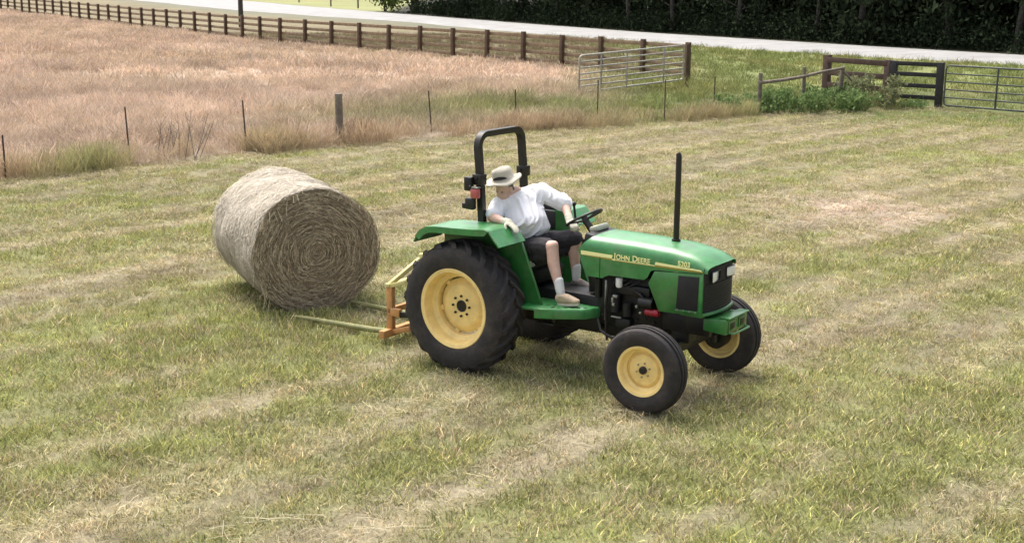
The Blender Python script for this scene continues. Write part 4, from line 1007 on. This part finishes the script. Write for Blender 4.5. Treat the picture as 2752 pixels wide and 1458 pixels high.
def post(name, x, y, h, r, m, label, cat='post', lean=(0, 0), square=False, group=None, tee=False):
    b = MB(); top = V((lean[0], lean[1], h))
    if tee:
        b.bar((0,0,-.2), top, .042, .010, .002); b.bar((0,.014,-.2), top+V((0,.014,0)), .010, .030, .002)
        for i in range(10): b.box(top*(.25+.07*i)+V((0,-.009,0)), (.018, .010, .014), bev=.002)
    else:
        b.tube([(0,0,-.2), top*.5+V((random.uniform(-.01,.01),0,0)), top*.985, top], [r*1.06, r, r*.97, r*.9], n=14)
    o = b.build(name, M[m]); o.location = (x, y, 0); return tag(o, label, cat, group)
GP = 'metal posts along the field edge'
post('fence_post', -9.28, 23.59, .80, .03, 'rust', 'short dark metal post at the left edge of the photo, sunk in brown weeds', tee=True, group=GP)
post('fence_post', -7.63, 25.79, 1.10, .02, 'rust', 'leaning rusty metal post rising beside dead stalks in the tall pink grass', lean=(-.05, .0), tee=True, group=GP)
post('fence_post', -5.65, 27.53, 1.08, .02, 'rust', 'leaning rusty metal post just left of the thick wooden post', lean=(-.06, 0), tee=True, group=GP)
post('wooden_post', -3.85, 29.0, 1.10, .088, 'greywood', 'thick round weathered wooden post standing in the dry grass', lean=(-.03, 0))
post('fence_post', -1.95, 31.26, .98, .02, 'rust', 'thin metal post leaning left between the wooden post and the roll bar', lean=(-.08, 0), tee=True, group=GP)
post('fence_post', .07, 33.17, .86, .02, 'rust', 'thin metal post seen just above the roll bar of the tractor', lean=(-.02, 0), tee=True, group=GP)
post('fence_post', 2.15, 33.3, 1.10, .02, 'rust', 'thin metal post standing before the left end of the pale gate', tee=True, group=GP)
post('fence_post', 3.93, 33.9, 1.08, .02, 'rust', 'thin metal post standing before the right end of the pale gate', tee=True, group=GP)
post('fence_post', 5.59, 36.4, .98, .02, 'rust', 'lone thin metal post before the green pasture, between pale gate and rail fence', tee=True, group=GP)
post('gate_post', 5.86, 44.35, 1.45, .07, 'fencepost', 'dark wooden post at the right end of the pale gate')
# rustic rail fence by the weeds
RF = empty('rail_fence', (6.80, 36.2, 0), 0, 'rustic wooden rail fence of three posts and a crooked pole', 'fence')
for (x, y, h, r) in ((6.80, 36.2, 1.10, .062), (8.22, 37.2, 1.20, .055), (9.50, 38.0, 1.16, .065)):
    b = MB(); b.tube([(0,0,-.2), (random.uniform(-.02,.02), 0, h*.5), (.01, 0, h)], [r*1.1, r, r*.9], n=12); o = b.build('post', M['greywood'], RF); o.location = (x-6.80, y-36.2, 0)
b = MB(); b.tube([(-.04,-.08,.84), (.7,.42,.88), (1.42,.92,.95), (2.0,1.32,1.05), (2.72,1.72,1.14)], [.05,.045,.045,.04,.04], n=10); b.build('rail', M['greywood'], RF)
b = MB(); b.tube([(2.72, 1.74, 1.05), (3.5, 1.9, .25)], .035, n=8); b.build('brace', M['greywood'], RF)
# far wire fence posts beyond the road
for i, (x, y) in enumerate(((-25.9, 160), (-19.8, 143.5), (-16.1, 137))):
    post('fence_post', x, y, 1.5, .09, 'greywood', ('faint grey post in the pale field beyond the road, farthest left', 'faint grey post in the pale field beyond the road, middle one', 'faint grey post in the pale field beyond the road, nearest the woods')[i], group='posts in the field beyond the road')
# utility pole
b = MB(); b.tube([(0,0,-.3), (0,0,4), (0,0,9.5)], [.17,.155,.12], n=16); b.bar((-1.1,0,8.9), (1.1,0,8.9), .10, .12)
for s in (-.95, -.5, .5, .95): b.cyl((s,0,8.96), (s,0,9.10), .035)
o = b.build('utility_pole', M['polewood']); o.location = (-18.4, 89.3, 0); tag(o, 'dark wooden utility pole standing between the plank fence and the road', 'pole')

# ------------------------------------------------------------------ vegetation things
def leaves(n, pts, size, m, name, parent=None, link=True):
    vs, fs = [], []
    for k in range(n):
        c = pts(); s = size*random.uniform(.6, 1.3); q = Euler((random.uniform(0, 6.3), random.uniform(0, 6.3), random.uniform(0, 6.3))).to_matrix()
        b = len(vs); vs += [c+q @ V(v) for v in ((-s*.5,0,0), (0,-s*.28,s*.06), (s*.5,0,0), (0,s*.28,s*.06))]; fs.append((b, b+1, b+2, b+3))
    return mesh_obj(name, vs, fs, m, parent, link)
def weed(name, x, y, w, h, n, m, label, stems=22):
    R = empty(name, (x, y, 0), random.uniform(0, 6), label, 'weeds'); b = MB(); tips = []
    for i in range(stems):
        a = random.uniform(0, 2*PI); r = w*math.sqrt(random.random())*.7; hh = h*random.uniform(.55, 1.0); p = V((r*math.cos(a), r*math.sin(a), -.03)); q = p+V((math.cos(a)*w*.35*random.random(), math.sin(a)*w*.35*random.random(), hh)); md = p.lerp(q, .5)+V((0,0,hh*.06)); b.tube([V((0,0,-.06)), p, md, q], [.012,.012,.009,.004], n=5); tips.append((p, md, q))
    def pt():
        p, md, q = random.choice(tips); t = random.random()**.7; c = p.lerp(md, t*2) if t < .5 else md.lerp(q, t*2-1); return c+V((random.gauss(0, .09), random.gauss(0, .09), random.gauss(0, .05)+.03))
    leaves(n, pt, .10, M[m], 'leaves', R); b.build('stems', M['barklight'], R)
weed('weed_clump', 7.6, 36.5, 1.25, .66, 2300, 'weedleaf', 'green leafy weed clump between the first two posts of the rail fence')
weed('weed_clump', 9.0, 37.0, 1.35, .70, 2800, 'weedleaf', 'broad bright green weed clump under the right part of the rail fence', 26)
weed('weed_clump', 6.2, 35.8, 1.0, .48, 1200, 'weedleaf', 'low green weed clump left of the first rail fence post')
weed('weed_bush', 10.2, 38.05, 1.1, 1.0, 2600, 'weedgrey', 'greyish green bush between rail fence and black fence panel', 14)
weed('weed_clump', 11.5, 37.9, .55, .24, 320, 'weedleaf', 'small low weed clump at the foot of the black fence panel', 14)
# dead branching stalks by the second post
b = MB()
for i in range(12):
    a = random.uniform(-.5, .5); p = V((random.uniform(-.35, .6), random.uniform(-.2, .2), 0)); q = p+V((a*.6+.12, random.uniform(-.1, .1), random.uniform(.6, 1.05))); b.tube([p, p.lerp(q, .5)+V((.02, 0, .03)), q], [.009, .007, .003], n=5)
    for k in range(3):
        c = p.lerp(q, .45+.17*k); b.tube([c, c+V((random.uniform(-.22, .22), random.uniform(-.1, .1), random.uniform(.08, .25)))], [.005, .002], n=4)
o = b.build('dead_weed_stalks', M['greywood']); o.location = (-6.9, 26.3, 0); tag(o, 'dead branching weed stalks right of the leaning rusty post', 'weeds')

# trees along the far side of the road
def tree(seed, H, r, m, mb_, label, low, n, group=None, spread=2.6, cat='tree'):
    random.seed(seed); R = empty('tree', (0, 0, 0), 0, label, cat, group); b = MB()
    tip = V((random.uniform(-.5, .5), random.uniform(-.5, .5), H*.8)); b.tube([(0,0,-.3), (.02, .03, .6), tip*.35, tip*.7, tip], [r*1.35, r, r*.8, r*.45, r*.12], n=10)
    cl = []
    for i in range(9):
        t = random.uniform(.22, .9); p = tip*t; a = random.uniform(0, 6.3); L = spread*random.uniform(.6, 1.0)*(1.15-t*.6); q = p+V((math.cos(a)*L, math.sin(a)*L, random.uniform(-.3, 1.2))); b.tube([p, p.lerp(q, .5)+V((0,0,.25)), q], [r*.32*(1.1-t), r*.2, .02], n=6); cl += [(q, 1.1), (p.lerp(q, .6), .9)]
    for i in range(22):
        a = random.uniform(0, 6.3); z = random.uniform(low, H); w = spread*math.sqrt(max(.05, 1-((z-H*.45)/(H*.62))**2)); rr = w*random.uniform(.55, 1.0); cl.append((V((math.cos(a)*rr, math.sin(a)*rr, z)), random.uniform(.6, 1.1)))
    b.build('trunk', M[mb_], R)
    def pt():
        c, s = random.choice(cl); v = V((random.gauss(0, 1), random.gauss(0, 1), random.gauss(0, .75))); v = v.normalized()*s*random.random()**.4; return c+v
    leaves(n, pt, .34, M[m], 'crown', R); return R
FG = 'trees at the edge of the dark woods'
FLAB = 'dark leafy tree in the deep shade of the woods behind the road'
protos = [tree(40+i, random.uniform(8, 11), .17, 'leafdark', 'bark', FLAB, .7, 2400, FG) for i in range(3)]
random.seed(99)
def road_at(x): return np.interp(x, RFX, RFY)
spots = []
xx = -7.5
while xx < 46:
    dx, dy = random.uniform(1.0, 4.0)*.8, random.uniform(1.0, 4.0)*.6; spots.append((xx+dx, float(road_at(xx))+dy)); xx += random.uniform(2.2, 3.4)
for i, (x, y) in enumerate(spots):
    o = protos[i] if i < 3 else copy_tree(protos[i % 3]); o.location = (x, y, 0); o.rotation_euler.z = random.uniform(0, 6.3); s = random.uniform(.85, 1.25); o.scale = (s, s, s)
t1 = tree(71, 9, .42, 'leafbright', 'bark', 'sunlit tree with thick dark trunk at the left end of the woods', .3, 2600, spread=3.0); t1.location = (-9.3, 124.5, 0)
b1 = tree(72, 3.2, .08, 'leafbright', 'bark', 'bright green bush at the left end of the woods beside the road', .1, 1500, spread=1.5, cat='bush'); b1.location = (-12.4, 127.0, 0); b1.name = 'roadside_bush'
# deep wood behind and undergrowth, too dense to count
random.seed(5)
def bush_src(n, w, h, size, m, name):
    return leaves(n, lambda: V((random.gauss(0, w*.45), random.gauss(0, w*.45), abs(random.gauss(0, .5))*h)), size, M[m], name, link=False)
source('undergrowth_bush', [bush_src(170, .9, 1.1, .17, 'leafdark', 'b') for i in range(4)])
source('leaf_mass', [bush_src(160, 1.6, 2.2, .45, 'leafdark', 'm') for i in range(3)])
def band(n, d0, d1, x0=-10.5, x1=60):
    x = RNG.uniform(x0, x1, n); d = RNG.uniform(d0, d1, n); y = road_at(x); return x+d*.80, y+d*.60
x, y = band(1500, .9, 9); z = np.zeros_like(x)
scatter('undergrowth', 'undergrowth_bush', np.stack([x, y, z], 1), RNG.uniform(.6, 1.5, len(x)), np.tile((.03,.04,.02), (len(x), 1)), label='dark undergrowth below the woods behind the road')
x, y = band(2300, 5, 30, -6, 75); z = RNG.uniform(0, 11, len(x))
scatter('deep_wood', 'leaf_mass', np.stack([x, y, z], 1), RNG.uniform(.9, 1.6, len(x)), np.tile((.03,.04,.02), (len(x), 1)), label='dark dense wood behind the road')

# ------------------------------------------------------------------ camera
f, ch, pitch, roll = 3500., 3.7512, .2256, .0081
Fv = V((0, math.cos(pitch), -math.sin(pitch))); Rv = V((1, 0, 0)); Uv = Rv.cross(Fv)
R2 = Rv*math.cos(roll)+Uv*math.sin(roll); U2 = -Rv*math.sin(roll)+Uv*math.cos(roll)
cam = bpy.data.cameras.new('camera'); co_ = bpy.data.objects.new('camera', cam); COL.objects.link(co_)
mw = Matrix((R2, U2, -Fv)).transposed().to_4x4(); mw.translation = V((0, 0, ch)); co_.matrix_world = mw
cam.sensor_width = 36; cam.lens = 36*f/2752; cam.clip_start = .1; cam.clip_end = 2000; scene.camera = co_

# ------------------------------------------------------------------ light: bright overcast
SUN_EL, SUN_AZ = math.radians(64), math.radians(-34)      # azimuth from +Y towards +X
w = bpy.data.worlds.new('World'); scene.world = w; w.use_nodes = True; n, l = w.node_tree.nodes, w.node_tree.links; n.clear()
out = n.new('ShaderNodeOutputWorld'); bg = n.new('ShaderNodeBackground'); sky = n.new('ShaderNodeTexSky'); sky.sky_type = 'NISHITA'; sky.sun_disc = False
sky.sun_elevation = SUN_EL; sky.sun_rotation = SUN_AZ; sky.air_density = 1.0; sky.dust_density = 6.0; sky.ozone_density = .6
bg.inputs[1].default_value = .15; bw = n.new('ShaderNodeRGBToBW'); mxs = n.new('ShaderNodeMix'); mxs.data_type = 'RGBA'; mxs.inputs[0].default_value = .55; l.new(sky.outputs[0], bw.inputs[0]); l.new(sky.outputs[0], mxs.inputs[6]); l.new(bw.outputs[0], mxs.inputs[7]); l.new(mxs.outputs[2], bg.inputs[0]); l.new(bg.outputs[0], out.inputs[0])
sd = bpy.data.lights.new('sun', 'SUN'); so = bpy.data.objects.new('sun', sd); COL.objects.link(so); sd.energy = 1.2; sd.angle = math.radians(28); sd.color = (1, .95, .88)
dv = V((math.sin(SUN_AZ)*math.cos(SUN_EL), math.cos(SUN_AZ)*math.cos(SUN_EL), math.sin(SUN_EL))); so.rotation_euler = dv.to_track_quat('Z', 'Y').to_euler()
scene.view_settings.view_transform = 'Standard'; scene.view_settings.look = 'None'; scene.view_settings.gamma = 1; scene.view_settings.exposure = 1.30
scene.cycles.max_bounces = 6; scene.cycles.diffuse_bounces = 3; scene.cycles.use_denoising = True
